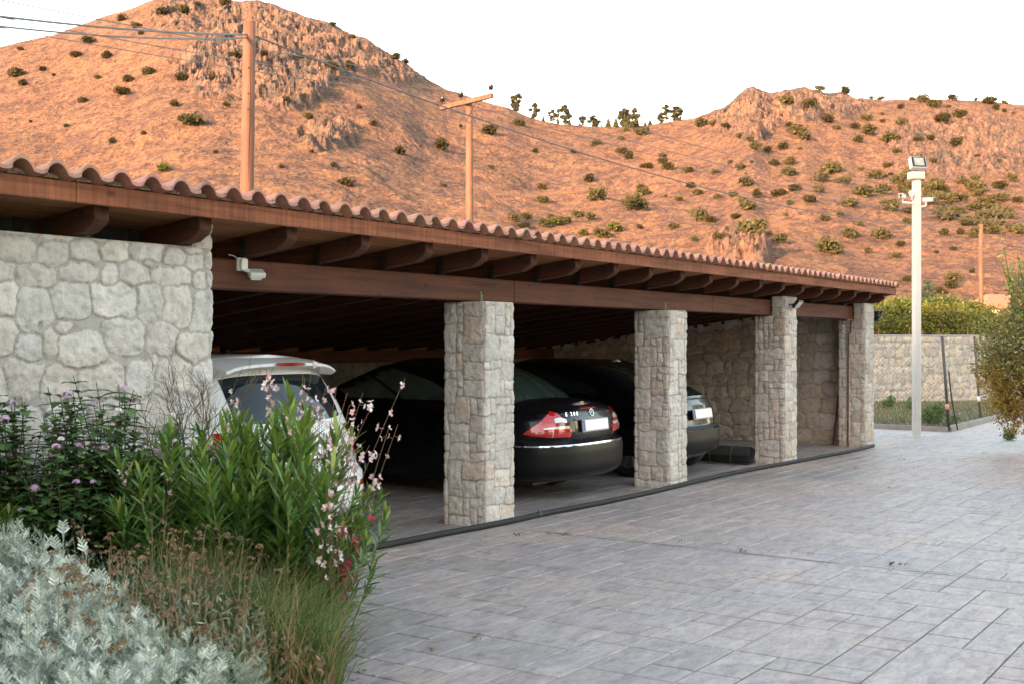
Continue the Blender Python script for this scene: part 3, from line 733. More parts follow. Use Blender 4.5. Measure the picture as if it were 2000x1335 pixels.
# ---------------------------------------------------------------- cars: bodies lofted as stacked plan outlines
class Loft:
    """rings: list of dict(z, yr, yf, hw, Rr, Rf); z may vary along y through zc(y)"""
    NR, NS, NF = 14, 26, 12
    def __init__(s, rings, taper=None, zc=None, arches=()):
        s.rings = rings; s.taper = taper or (lambda y: 1.0); s.zc = zc; s.arches = arches
        s.zs = [r['z'] for r in rings]
    def prm(s, z):
        r = {}
        for k in s.rings[0]: r[k] = float(np.interp(z, s.zs, [q[k] for q in s.rings]))
        return r
    def half(s, r):
        """right half of an outline from rear centre to front centre"""
        out = []; p = 2.0/r.get('p', 3.2)
        for i in range(s.NR+1):
            th = math.pi/2*i/s.NR; u = math.sin(th)**p; v = 1-math.cos(th)**p
            out.append((u*r['hw'], r['yr']+v*r['Rr']+.02*u*u))
        ya, yb = r['yr']+r['Rr']+.02, r['yf']-r['Rf']-.02
        for i in range(1, s.NS): out.append((r['hw'], ya+(yb-ya)*i/s.NS))
        for i in range(s.NF, -1, -1):
            th = math.pi/2*i/s.NF; u = math.sin(th)**p; v = 1-math.cos(th)**p
            out.append((u*r['hw'], r['yf']-v*r['Rf']-.02*u*u))
        return [(x*s.taper(y), y) for x, y in out]
    def pt(s, r, x, y):
        z = r['z']
        if s.zc: z = s.zc(z, y)
        if abs(x) > r['hw']*.55:
            for (ya, ra) in s.arches:
                dy = abs(y-ya)
                if dy < ra: z = max(z, .30+math.sqrt(ra*ra-dy*dy)*.98 if True else z)
        return (x, y, z)
    def mesh(s, zlist):
        V = []; F = []; Hn = None; rows = []
        for z in zlist:
            r = s.prm(z); h = s.half(r); row = [s.pt(r, x, y) for x, y in h] + [s.pt(r, -x, y) for x, y in h[-2:0:-1]]
            rows.append(len(V)); V += row; Hn = len(h)
        N_ = 2*Hn-2
        for a in range(len(zlist)-1):
            for j in range(N_):
                A, B = rows[a]+j, rows[a]+(j+1) % N_; F.append((A, B, B+N_, A+N_))
        return V, F, rows, N_, Hn
    def surf(s, a, z):
        """point and outward normal at signed arc length a from rear centre, height z"""
        def P(a_, z_):
            r = s.prm(z_); h = s.half(r); acc = 0; t = abs(a_); x, y = h[-1]
            for i in range(len(h)-1):
                d = math.hypot(h[i+1][0]-h[i][0], h[i+1][1]-h[i][1])
                if acc+d >= t: f = (t-acc)/d; x = h[i][0]+(h[i+1][0]-h[i][0])*f; y = h[i][1]+(h[i+1][1]-h[i][1])*f; break
                acc += d
            zz = s.zc(z_, y) if s.zc else z_
            return Vector((math.copysign(x, a_) if a_ else x, y, zz))
        p = P(a, z); da = P(a+.01, z)-P(a-.01, z); dz = P(a, min(z+.01, s.zs[-1]))-P(a, max(z-.01, s.zs[0]))
        n = da.cross(dz); n.normalize()
        return p, n
    def patch(s, name, a0, a1, zlo, zhi, mat, parent, na=14, nz=6, off=.006, smooth=True):
        """thin raised panel following the body between zlo(t) and zhi(t)"""
        zl = zlo if callable(zlo) else (lambda t: zlo); zh = zhi if callable(zhi) else (lambda t: zhi)
        V = []
        for i in range(na+1):
            t = i/na; a = a0+(a1-a0)*t
            for j in range(nz+1):
                z = zl(t)+(zh(t)-zl(t))*j/nz; p, n = s.surf(a, z)
                V.append(p+n*off)
        m = (na+1)*(nz+1)
        for i in range(na+1):
            t = i/na; a = a0+(a1-a0)*t
            for j in range(nz+1):
                z = zl(t)+(zh(t)-zl(t))*j/nz; p, n = s.surf(a, z); V.append(p-n*.004)
        F = []
        for i in range(na):
            for j in range(nz):
                A = i*(nz+1)+j; F.append((A, A+nz+1, A+nz+2, A+1))
        brd = [i*(nz+1) for i in range(na+1)]+[na*(nz+1)+j for j in range(1, nz+1)]+[i*(nz+1)+nz for i in range(na-1, -1, -1)]+[j for j in range(nz-1, 0, -1)]
        for k in range(len(brd)):
            A, B = brd[k], brd[(k+1) % len(brd)]; F.append((A, B, B+m, A+m))
        if a1 < a0: F = [tuple(reversed(f)) for f in F]
        o = mesh_np(name, np.array([tuple(v) for v in V]), F, mat, parent, smooth)
        e = o.modifiers.new('e', 'EDGE_SPLIT'); e.split_angle = R(40); return o
def paint(name, col, metal=0, rough=.28, coat=1.0):
    m, N, L, b = nmat(name); b.inputs['Base Color'].default_value = (*col, 1); b.inputs['Metallic'].default_value = metal
    b.inputs['Roughness'].default_value = rough; b.inputs['Coat Weight'].default_value = coat; b.inputs['Coat Roughness'].default_value = .05; b.inputs['Coat IOR'].default_value = 1.38; b.inputs['Specular IOR Level'].default_value = .3
    v = coords(N, L); n = noise_node(N, L, 3, 4, .6, v); r = ramp(N, L, n.outputs[0], [(.35, (rough*.8,)*3), (.7, (min(1, rough*1.7),)*3)]); L.new(r.outputs[0], b.inputs['Roughness'])
    return m
GL = simple('tinted_car_glass', (.012, .020, .018), .04, 0, spec=.6)
GL2 = simple('green_rear_glass', (.030, .055, .048), .06, 0, spec=.8, coat=.5)
GL3 = simple('side_glass_pale_interior', (.075, .095, .085), .06, 0, .35, 3, spec=.7)
CHR = simple('chrome', (.62, .64, .68), .12, 1)
RED = simple('red_lamp_glass', (.55, .012, .008), .10, 0, .35, 26, coat=1, spec=.7)
REDD = simple('dark_red_lamp_glass', (.25, .006, .006), .12, 0, coat=1)
CLR = simple('clear_lamp_glass', (.75, .72, .66), .12, .2, .2, 60, coat=1)
BLKP = simple('black_trim', (.014, .014, .016), .5, 0, .1, 10)
PLT = simple('number_plate_white', (.86, .86, .85), .35); PLB = simple('plate_blue', (.02, .06, .35), .4)
TYRE = simple('tyre_rubber', (.016, .016, .016), .8, 0, .2, 9); RIM = simple('alloy_rim', (.35, .36, .37), .3, .9)
SEAM = simple('panel_gap', (.002, .002, .002), .9)
def wheel(parent, x, y, r=.315, w=.2):
    side = 1 if x > 0 else -1
    W = empty('wheel', (x, y, r)); W.parent = parent
    My = Matrix.Rotation(R(90)*side, 4, 'Y')
    b = MB(); b.lathe([(r*.62, -w/2), (r*.93, -w/2), (r, -w/2+.03), (r, w/2-.03), (r*.93, w/2), (r*.66, w/2+.004), (r*.64, w/2-.01)], 40, 0, My); b.build('tyre', TYRE, W, True)
    b = MB(); b.lathe([(r*.66, w/2-.015), (r*.60, w/2-.005), (r*.57, w/2-.04), (.001, w/2-.045)], 30, 0, My)
    for k in range(7):
        A = 2*math.pi*k/7; Mk = My @ Matrix.Rotation(A, 4, 'Z'); b.box((.02, -.022, w/2-.045), (r*.60, .022, w/2-.012), 0, .004, Mk)
    b.build('rim', RIM, W)
    return W
def plate(parent, x, y, z, tilt=R(-8), frame=BLKP):
    P = empty('number_plate', (x, y, z)); P.parent = parent; P.rotation_euler = (tilt, 0, 0)
    b = MB(); b.box((-.27, -.006, -.066), (.27, .010, .066), 0, .004); b.build('plate_frame', simple('plate_frame_grey', (.30, .30, .31), .4) if frame is None else frame, P)
    b = MB(); b.box((-.258, -.009, -.052), (.258, -.0062, .056), 0, .001); b.build('plate_face', PLT, P)
    b = MB(); b.box((-.258, -.0105, -.052), (-.222, -.0092, .056)); b.build('plate_band', PLB, P)
    return P
def car(name, label, loc, rz, spec):
    C_ = empty(name, loc, rz, label=label, cat='car')
    lo, gh = spec['lower'], spec['green']; pm = spec['paint']
    B = Loft(lo, spec.get('taper'), spec.get('zc'), spec['arches'])
    zt = lo[-1]['z']; zl = sorted(set([r['z'] for r in lo]+list(np.linspace(lo[0]['z'], zt, 22))))
    V, F, rows, N_, Hn = B.mesh(zl)
    # deck: strips between left and right side points with a crown
    last = rows[-1]; K = 8; prev = None
    for j in range(Hn):
        r_ = last+j; l_ = last+((N_-j) % N_)
        if r_ == l_: cur = [r_]*(K+1)
        else:
            cur = [r_]
            for k in range(1, K):
                t = k/K; a, b_ = V[r_], V[l_]; y = a[1]; cr = spec['crown'](y)*(1-(2*t-1)**2)
                V.append((a[0]+(b_[0]-a[0])*t, y, a[2]+cr)); cur.append(len(V)-1)
            cur.append(l_)
        if prev:
            for k in range(K):
                f = [prev[k], prev[k+1], cur[k+1], cur[k]]; f = [q for i, q in enumerate(f) if q not in f[:i]]
                if len(f) > 2: F.append(tuple(f))
        prev = cur
    body = mesh_np('body', np.array(V), F, [pm, BLKP], C_, True)
    import bmesh
    def fix(o):
        bm = bmesh.new(); bm.from_mesh(o.data); bmesh.ops.remove_doubles(bm, verts=bm.verts, dist=.0004); bmesh.ops.recalc_face_normals(bm, faces=bm.faces); bm.to_mesh(o.data); bm.free()
    fix(body); body.data.polygons.foreach_set('use_smooth', [True]*len(body.data.polygons))
    e = body.modifiers.new('e', 'EDGE_SPLIT'); e.split_angle = R(38)
    G = Loft(gh, None, spec.get('gzc'), ())
    zl = sorted(set([r['z'] for r in gh]+list(np.linspace(gh[0]['z'], gh[-1]['z'], 10))))
    V, F, rows, N_, Hn = G.mesh(zl); last = rows[-1]; prev = None
    for j in range(Hn):
        r_ = last+j; l_ = last+((N_-j) % N_)
        if r_ == l_: cur = [r_]*(K+1)
        else:
            cur = [r_]
            for k in range(1, K):
                t = k/K; a, b_ = V[r_], V[l_]; y = a[1]; cr = spec['roofcrown'](y)*(1-(2*t-1)**2)
                V.append((a[0]+(b_[0]-a[0])*t, y, a[2]+cr)); cur.append(len(V)-1)
            cur.append(l_)
        if prev:
            for k in range(K):
                f = [prev[k], prev[k+1], cur[k+1], cur[k]]; f = [q for i, q in enumerate(f) if q not in f[:i]]
                if len(f) > 2: F.append(tuple(f))
        prev = cur
    roof = mesh_np('roof', np.array(V), F, pm, C_, True); fix(roof); roof.data.polygons.foreach_set('use_smooth', [True]*len(roof.data.polygons))
    e = roof.modifiers.new('e', 'EDGE_SPLIT'); e.split_angle = R(38)
    b = MB(); b.box((-spec['hwf'], .35, .17), (spec['hwf'], spec['len']-.35, .32)); b.build('underbody', BLKP, C_)
    for (yw, _) in spec['arches']:
        for sx in (-1, 1): wheel(C_, sx*(spec['hwf']-.02), yw)
    return C_, B, G
def seam(B, pts, name, parent, r=.0028, mat=None, off=.0015):
    P = []
    for i in range(len(pts)-1):
        for k in range(6):
            t = k/6; a = pts[i][0]+(pts[i+1][0]-pts[i][0])*t; z = pts[i][1]+(pts[i+1][1]-pts[i][1])*t; p, n = B.surf(a, z); P.append(p+n*off)
    p, n = B.surf(*pts[-1]); P.append(p+n*off)
    b = MB(); b.tube(P, r, 6); return b.build(name, mat or SEAM, parent, True)

# --- black saloon
sp = dict(paint=paint('black_car_paint', (.002, .003, .005), coat=.45), len=4.82, hwf=.74,
    lower=[dict(z=.20, yr=.14, yf=4.72, hw=.80, Rr=.50, Rf=.70, p=3.0), dict(z=.26, yr=.035, yf=4.80, hw=.865, Rr=.50, Rf=.75, p=3.0), dict(z=.34, yr=.008, yf=4.82, hw=.895, Rr=.52, Rf=.78, p=3.0),
           dict(z=.50, yr=.0, yf=4.82, hw=.908, Rr=.54, Rf=.80, p=3.0), dict(z=.575, yr=.012, yf=4.81, hw=.912, Rr=.56, Rf=.82, p=3.0), dict(z=.60, yr=.055, yf=4.79, hw=.912, Rr=.56, Rf=.82, p=3.0), dict(z=.625, yr=.085, yf=4.77, hw=.912, Rr=.56, Rf=.84, p=3.0),
           dict(z=.70, yr=.075, yf=4.70, hw=.908, Rr=.50, Rf=.9, p=3.3), dict(z=.82, yr=.085, yf=4.62, hw=.893, Rr=.52, Rf=.95, p=3.1), dict(z=.90, yr=.115, yf=4.58, hw=.868, Rr=.58, Rf=1.0, p=2.8), dict(z=.945, yr=.155, yf=4.54, hw=.835, Rr=.70, Rf=1.0, p=2.4), dict(z=.965, yr=.215, yf=4.50, hw=.795, Rr=.70, Rf=1.0, p=2.4)],
    zc=lambda z, y: z if z < .6 else z - max(0, (z-.6))/.365*(.20*max(0, (y-3.3)/1.2)**1.5) - (max(0, z-.6)/.365)*(.03*max(0, 1-y/.5)**2),
    crown=lambda y: .035+.03*min(1, max(0, (y-.2)/.7)) if y < 3 else .05, roofcrown=lambda y: .035*math.sin(min(1, max(0, (y-1.35)/1.3))*math.pi)**.5+.012,
    green=[dict(z=.94, yr=.60, yf=3.60, hw=.785, Rr=.30, Rf=.45, p=2.8), dict(z=1.05, yr=.72, yf=3.40, hw=.765, Rr=.32, Rf=.45, p=2.8), dict(z=1.20, yr=.98, yf=3.02, hw=.70, Rr=.34, Rf=.45, p=2.7), dict(z=1.34, yr=1.30, yf=2.68, hw=.615, Rr=.35, Rf=.40, p=2.6), dict(z=1.385, yr=1.52, yf=2.50, hw=.545, Rr=.35, Rf=.38, p=2.5)],
    arches=[(1.02, .36), (3.88, .36)])
CX = 10.70; CARZ = gz(CX)+.0
C1, B, G = car('parked_car', 'glossy black saloon with red and white tail lamps between the first and second pillars', (CX, 6.06, CARZ), 0, sp)
def dodge(name, fn, parent): return fn
# tail lamps: wide at the bottom, tapering along the wing
for sg in (-1, 1):
    T = empty('tail_light', (0, 0, 0)); T.parent = C1
    a_in, a_out = .43, 1.00
    def zh(t): return .925*(1-t)**.0 - .0 if t < .0 else float(np.interp(t, [0, .06, .22, .34, .6, 1.0], [.72, .78, .895, .918, .84, .70]))
    def zl_(t): return float(np.interp(t, [0, .5, .8, 1.0], [.655, .66, .675, .695]))
    B.patch('lamp_glass', sg*a_in, sg*a_out, zl_, zh, RED, T, 26, 7, .008)
    B.patch('reversing_stripe', sg*(a_in+.055), sg*(a_in+.215), lambda t: .812-.012*abs(t-.5), lambda t: .838+.018*math.sin(t*math.pi), CLR, T, 8, 2, .0105)
    B.patch('indicator_stripe', sg*(a_in+.02), sg*(a_in+.36), lambda t: .742, lambda t: .772-.018*t*t, CLR, T, 12, 2, .0105)
    B.patch('dark_band', sg*(a_in+.045), sg*(a_in+.22), lambda t: .776, lambda t: .808, REDD, T, 8, 2, .0098)
    for kk in range(4): 
        zz = .672+.014*kk; B.patch('lens_rib', sg*(a_in+.03), sg*(a_in+.50), zz, zz+.004, REDD, T, 16, 1, .0092)
    B.patch('lens_edge', sg*(a_in+.255), sg*(a_in+.262), .664, .735, CLR, T, 2, 3, .0105)
B.patch('bumper_strip', -1.45, 1.45, lambda t: .563, lambda t: .574, CHR, C1, 50, 2, .007)
B.patch('bumper_cover', -1.5, 1.5, .25, .553, simple('dusty_black_bumper', (.006, .0065, .0075), .42, 0, .2, 3, spec=.22), C1, 54, 8, .0045)
B.patch('bumper_sill', -1.2, 1.2, lambda t: .215, lambda t: .245, BLKP, C1, 40, 2, .008)
seam(B, [(-.43, .655), (-.40, .645), (-.36, .615)], 'panel_seam', C1); seam(B, [(.43, .655), (.40, .645), (.36, .615)], 'panel_seam', C1)
seam(B, [(-.62, .90), (-.70, .955)], 'panel_seam', C1); seam(B, [(.62, .90), (.70, .955)], 'panel_seam', C1)
for sg in (-1, 1): seam(B, [(sg*.425, .66), (sg*.46, .80), (sg*.55, .91)], 'panel_seam', C1, .004)
# recess for the plate and chrome grip above it
B.patch('plate_recess', -.35, .35, lambda t: .66+.02*abs(2*t-1)**2, lambda t: .822-.01*abs(2*t-1)**4, paint('recess_black', (.003, .003, .004), rough=.4), C1, 16, 4, .003)
B.patch('grip_strip', -.36, .36, lambda t: .822, lambda t: .834, sp['paint'], C1, 16, 2, .014)
P = plate(C1, .0, .055, .752, R(-6), None)
B.patch('spoiler_brake_light', -.15, .15, .935, .948, REDD, C1, 8, 1, .007)
def text(parent, s_, size, loc, rot, mat, name, ext=.002, sp_=1.15):
    cu = bpy.data.curves.new(name, 'FONT'); cu.body = s_; cu.size = size; cu.extrude = ext; cu.align_x = 'CENTER'; cu.align_y = 'CENTER'; cu.space_character = sp_; cu.offset = .0005
    o = bpy.data.objects.new(name, cu); COL.objects.link(o); bpy.context.view_layer.update()
    me = bpy.data.meshes.new_from_object(o.evaluated_get(bpy.context.evaluated_depsgraph_get())); bpy.data.objects.remove(o)
    o = bpy.data.objects.new(name, me); me.name = name; me.materials.clear(); me.materials.append(mat); COL.objects.link(o)
    o.location = loc; o.rotation_euler = rot; o.parent = parent; return o
p, n = B.surf(-.37, .885)
tx = text(C1, 'E 200', .056, p+n*.010, (R(78), 0, R(-4)), simple('bright_chrome', (.8, .82, .85), .2, .6), 'model_badge', sp_=1.6); tx.scale = (1.15, 1, 1)
B.patch('small_badge', .36, .50, .878, .890, CHR, C1, 6, 1, .006)
# three pointed star in a ring
p, n = B.surf(0, .890); E = empty('star_emblem', p+n*.010, ); E.parent = C1; E.rotation_euler = (R(76), 0, 0)
b = MB(); b.tube([(.036*math.cos(a), .036*math.sin(a), 0) for a in np.linspace(0, 2*math.pi, 33)], .0035, 6, cap=False)
for k in range(3):
    A = R(90+120*k); tip = (.035*math.cos(A), .035*math.sin(A), 0); l_ = (.0075*math.cos(A+R(60)), .0075*math.sin(A+R(60)), 0); r_ = (.0075*math.cos(A-R(60)), .0075*math.sin(A-R(60)), 0)
    b.add([tip, l_, (0, 0, .006), r_, (0, 0, -.004)], [(0, 1, 2), (0, 2, 3), (1, 0, 4), (3, 4, 0)])
b.build('star', CHR, E)
# glass
G.patch('rear_window', -.60, .60, lambda t: .985, lambda t: 1.345, GL2, C1, 18, 8, .004)
for sg in (-1, 1):
    G.patch('side_window', sg*1.22, sg*1.95, lambda t: 1.00, lambda t: 1.18+.16*min(1, t*2.4)**.7, GL3, C1, 14, 6, .004)
    G.patch('side_window', sg*2.02, sg*2.75, lambda t: 1.00, lambda t: 1.34-.10*t**3, GL3, C1, 14, 6, .004)
G.patch('window_trim', -1.2, -2.8, .985, .997, CHR, C1, 20, 1, .005); G.patch('window_trim', 1.2, 2.8, .985, .997, CHR, C1, 20, 1, .005)
b = MB(); b.box((-.20, .80, 1.00), (.02, .95, 1.035), 0, .01); 

# --- white hatchback
def hatch(nm, label, loc, pm, hw=.83, L_=3.9, ht=1.46, fast=0.0):
    k = ht/1.46
    s = dict(paint=pm, len=L_, hwf=hw-.15,
      lower=[dict(z=.22, yr=.16, yf=L_-.12, hw=hw-.10, Rr=.45, Rf=.6, p=2.8), dict(z=.30, yr=.03, yf=L_-.03, hw=hw-.03, Rr=.46, Rf=.65, p=2.8), dict(z=.42, yr=.0, yf=L_, hw=hw, Rr=.48, Rf=.7, p=2.8), dict(z=.56, yr=.01, yf=L_, hw=hw+.005, Rr=.50, Rf=.72, p=2.8),
             dict(z=.61, yr=.06, yf=L_-.02, hw=hw+.005, Rr=.50, Rf=.75, p=2.7), dict(z=.72, yr=.075, yf=L_-.12, hw=hw, Rr=.50, Rf=.9, p=2.6), dict(z=.86, yr=.11, yf=L_-.2, hw=hw-.02, Rr=.52, Rf=1.0, p=2.5), dict(z=.96, yr=.16, yf=L_-.3, hw=hw-.05, Rr=.55, Rf=1.0, p=2.4)],
      zc=lambda z, y: z - max(0, z-.6)/.36*(.22*max(0, (y-L_+1.25)/1.0)**1.4), crown=lambda y: .02, roofcrown=lambda y: .03,
      green=[dict(z=.93, yr=.18, yf=L_-.75, hw=hw-.055, Rr=.34, Rf=.45, p=2.7), dict(z=1.08, yr=.24+fast*.3, yf=L_-1.05, hw=hw-.09, Rr=.34, Rf=.45, p=2.7), dict(z=1.28, yr=.34+fast*.75, yf=L_-1.45, hw=hw-.17, Rr=.34, Rf=.45, p=2.6), dict(z=ht-.07, yr=.42+fast, yf=L_-1.72, hw=hw-.235, Rr=.30, Rf=.42, p=2.6), dict(z=ht-.035, yr=.50+fast, yf=L_-1.85, hw=hw-.30, Rr=.30, Rf=.40, p=2.5)],
      arches=[(.66, .34), (L_-.72, .34)])
    return car(nm, label, loc, 0, s)
WPAINT = paint('white_car_paint', (.80, .80, .79), 0, .35, .6)
C2, B2, G2 = hatch('parked_car', 'white hatchback half hidden behind the flowering bushes in the first bay', (6.38, 6.0, gz(6.4)), WPAINT, .835, 3.95, 1.48)
G2.patch('rear_window', -.55, .55, lambda t: .975+.02*abs(2*t-1)**3, lambda t: 1.325-.03*abs(2*t-1)**4, simple('blueish_car_glass', (.010, .016, .020), .05, 0, spec=.55), C2, 16, 8, .004)
for sg in (-1, 1):
    G2.patch('side_window', sg*.98, sg*1.6, 1.0, lambda t: 1.15+.18*min(1, t*2), GL, C2, 10, 5, .004); G2.patch('side_window', sg*1.68, sg*2.7, 1.0, lambda t: 1.36-.15*t**2, GL, C2, 12, 5, .004)
    T = empty('tail_light', (0, 0, 0)); T.parent = C2
    B2.patch('lamp_glass', sg*.66, sg*.95, lambda t: .70+.05*t, lambda t: .93-.05*t, RED, T, 10, 6, .008); B2.patch('reversing_lens', sg*.68, sg*.80, .77, .81, CLR, T, 5, 2, .011)
    B2.patch('reflector', sg*.60, sg*.70, .46, .50, RED, C2, 6, 2, .006)
B2.patch('bumper_rub_strip', -.52, .52, .50, .54, BLKP, C2, 14, 2, .008)
seam(B2, [(-.63, .62), (-.66, .80), (-.66, .95)], 'panel_seam', C2); seam(B2, [(.63, .62), (.66, .80), (.66, .95)], 'panel_seam', C2)
plate(C2, 0, .05, .76, R(-8), BLKP)
# roof spoiler with high brake light, wiper, aerial
V = []; F = []; nn = 17
for i in range(nn):
    u_ = -1+2*i/(nn-1); x = u_*.565; bow = .07*u_*u_; dz = -.028*u_*u_-.03*u_**8
    for (y, z) in ((.62, 1.462), (.40, 1.447), (.265, 1.415), (.255, 1.395), (.30, 1.372), (.42, 1.372)): V.append((x, y+bow, z+dz*(1.0 if y < .6 else .6)))
for i in range(nn-1):
    for j in range(6): A = i*6+j; Bq = i*6+(j+1) % 6; F.append((A, Bq, Bq+6, A+6))
F += [tuple(range(6)), tuple(range((nn-1)*6+5, (nn-1)*6-1, -1))]
S_ = mesh_np('roof_spoiler', np.array(V), F, WPAINT, C2, True); e = S_.modifiers.new('e', 'EDGE_SPLIT'); e.split_angle = R(35)
b = MB(); 
for i in range(12):
    u0, u1 = -1+2*i/12, -1+2*(i+1)/12
    f_ = lambda u_: (u_*.16, .2525+.07*(u_*.16/.615)**2)
    (xa, ya), (xb, yb) = f_(u0), f_(u1); w0 = .012*(1-abs(u0)**6)+.001; w1 = .012*(1-abs(u1)**6)+.001
    b.add([(xa, ya-.006, 1.404-w0), (xb, yb-.006, 1.404-w1), (xb, yb-.006, 1.404+w1), (xa, ya-.006, 1.404+w0), (xa, ya+.01, 1.404-w0), (xb, yb+.01, 1.404-w1), (xb, yb+.01, 1.404+w1), (xa, ya+.01, 1.404+w0)], [(0,3,2,1),(0,1,5,4),(2,3,7,6)])
b.build('brake_light', REDD, S_)
b = MB(); b.tube([(0, .175, .985), (.02, .19, 1.0), (.33, .235, 1.05)], .008, 6); b.build('rear_wiper', BLKP, C2)
b = MB(); b.tube([(0, .95, 1.47), (0, .93, 1.50)], .018, 8); b.tube([(0, .93, 1.50), (.06, .72, 1.68)], .003, 6); b.build('aerial', BLKP, C2)
# --- dark fastback in the third bay
C3, B3, G3 = hatch('parked_car', 'dark fastback car mostly hidden behind the second pillar, nearest the rolled mat', (13.42, 6.10, gz(13.4)), paint('midnight_car_paint', (.003, .004, .008), coat=.6), .885, 4.4, 1.42, fast=.75)
G3.patch('rear_window', -.62, .62, lambda t: .99, lambda t: 1.32, GL, C3, 16, 8, .004)
for sg in (-1, 1):
    G3.patch('side_window', sg*1.3, sg*2.0, 1.0, lambda t: 1.12+.16*min(1, t*2), GL, C3, 10, 5, .004)
    T = empty('tail_light', (0, 0, 0)); T.parent = C3
    B3.patch('lamp_glass', sg*.60, sg*.98, lambda t: .74+.03*t, lambda t: .87-.03*t, REDD, T, 10, 5, .008)
B3.patch('bumper_cover', -1.4, 1.4, .27, .555, bpy.data.materials['dusty_black_bumper'], C3, 50, 8, .0045)
B3.patch('bumper_shelf', -.9, .9, .575, .60, BLKP, C3, 30, 2, .004)
B3.patch('spoiler_lip', -.66, .66, lambda t: .935, lambda t: .962, C3.children[0].data.materials[0], C3, 20, 3, .03)
B3.patch('exhaust_trim', .35, .52, .27, .31, CHR, C3, 6, 3, .012)
plate(C3, 0, .045, .755, R(-10), None)
# ---------------------------------------------------------------- foliage helpers
def leaf_cards(rs, n, fpos, size, flat=.0, asp=.55, mindir=None):
    """n small pointed leaf-sized quads; fpos(i)->(pos, outward)"""
    V = np.zeros((n*4, 3)); 
    for i in range(n):
        p, o_ = fpos(i); d = np.array(o_)+rs.normal(0, .55, 3); d /= np.linalg.norm(d)+1e-9
        a = np.cross(d, rs.normal(0, 1, 3)); a /= np.linalg.norm(a)+1e-9; s = size*rs.uniform(.6, 1.35)
        p = np.array(p); V[i*4] = p-d*s*.5; V[i*4+1] = p+a*s*asp*.5; V[i*4+2] = p+d*s*.5; V[i*4+3] = p-a*s*asp*.5
    return V, np.arange(n*4).reshape(n, 4)
def clumpy(rs, clumps, n, size, asp=.55, shell=.35):
    w = np.array([c[3]**2 for c in clumps]); w = w/w.sum(); idx = rs.choice(len(clumps), n, p=w)
    def f(i):
        cx, cy, cz, r, *sq = clumps[idx[i]]; q = sq[0] if sq else .85
        d = rs.normal(0, 1, 3); d /= np.linalg.norm(d); rr = r*(1-shell*rs.rand()**1.6)
        rr *= 1+.16*math.sin(d[0]*7+cx*9)+.12*math.sin(d[2]*9+cy*7)
        return (cx+d[0]*rr, cy+d[1]*rr, cz+d[2]*rr*q), d
    return leaf_cards(rs, n, f, size, asp=asp)
def bush_variant(seed, n=420, mat=None, name='shrub'):
    rs = np.random.RandomState(seed); cl = []
    for k in range(rs.randint(6, 10)):
        a = rs.uniform(0, 6.28); r_ = rs.uniform(0, .34); cl.append((r_*math.cos(a), r_*math.sin(a), rs.uniform(.16, .40), rs.uniform(.14, .25)))
    cl.append((0, 0, .26, .30))
    V, F = clumpy(rs, cl, n*2, .10, .8); V[:, 2] = np.maximum(V[:, 2], -.05)
    return mesh_np(name, V, F, mat, link=False)
SH1 = leaf_mat('dark_shrub_foliage', (.022, .024, .012), (.045, .044, .021), .8, 2, .1, .2)
SH2 = leaf_mat('olive_shrub_foliage', (.040, .046, .024), (.070, .072, .036), .8, 2, .1, .2)
SH3 = leaf_mat('bright_shrub_foliage', (.035, .052, .014), (.075, .09, .028), .8, 2, .15, .2)
BV = [bush_variant(100+k, 420, SH1) for k in range(4)]+[bush_variant(120+k, 420, SH2) for k in range(4)]+[bush_variant(140+k, 380, SH3) for k in range(2)]
rs = np.random.RandomState(5)
def put_bush(px, py, w, v, label, group, hs=1.0):
    p, d = hill_at(px, py); s = w/2300*d/.82
    o = BV[v].copy(); COL.objects.link(o); o.location = (p.x, p.y, p.z-.04*s); o.scale = (s*rs.uniform(.9, 1.15), s*rs.uniform(.9, 1.15), s*rs.uniform(.85, 1.05)*hs); o.rotation_euler = (0, 0, rs.uniform(0, 6.28))
    tag(o, label, 'shrub', group); return o
LL = 'dark round shrub dotted on the steep sunlit slope of the left hill'
ML = 'round shrub scattered over the dry grass slope in the middle distance'
RL_ = 'olive green shrub among many on the dry slope of the right hill'
G1, G2_, G3_ = 'shrubs on the left hill', 'shrubs on the middle slope', 'shrubs on the right hill'
for (px, py, w) in [(33, 150, 34), (83, 140, 17), (47, 167, 18), (148, 113, 22), (172, 86, 24), (210, 114, 26), (190, 157, 12), (250, 162, 26), (292, 147, 24), (163, 203, 18), (340, 209, 22), (360, 157, 28), (415, 161, 22),
                    (220, 281, 18), (280, 265, 13), (322, 30, 26), (360, 26, 28), (440, 10, 24), (265, 56, 20), (275, 69, 15), (236, 42, 22), (463, 114, 22), (515, 114, 20), (603, 237, 20), (648, 137, 24), (681, 134, 24), (652, 328, 18), (680, 364, 30), (730, 247, 18), (775, 119, 22), (237, 188, 30),
                    (40, 100, 12), (105, 150, 10), (440, 210, 14), (560, 205, 16), (590, 130, 14), (130, 250, 12), (420, 300, 12), (550, 330, 12), (610, 300, 10), (60, 240, 10), (700, 215, 12), (790, 124, 16), (650, 52, 14), (690, 76, 12), (385, 12, 14)]:
    put_bush(px, py, w, rs.randint(0, 4), LL, G1)
put_bush(376, 247, 44, 5, 'largest round green shrub on the left hill, left of the thick utility pole', G1)
put_bush(320, 337, 28, 8, 'small bright green shrub on the left hill just above the tile roof', G1)
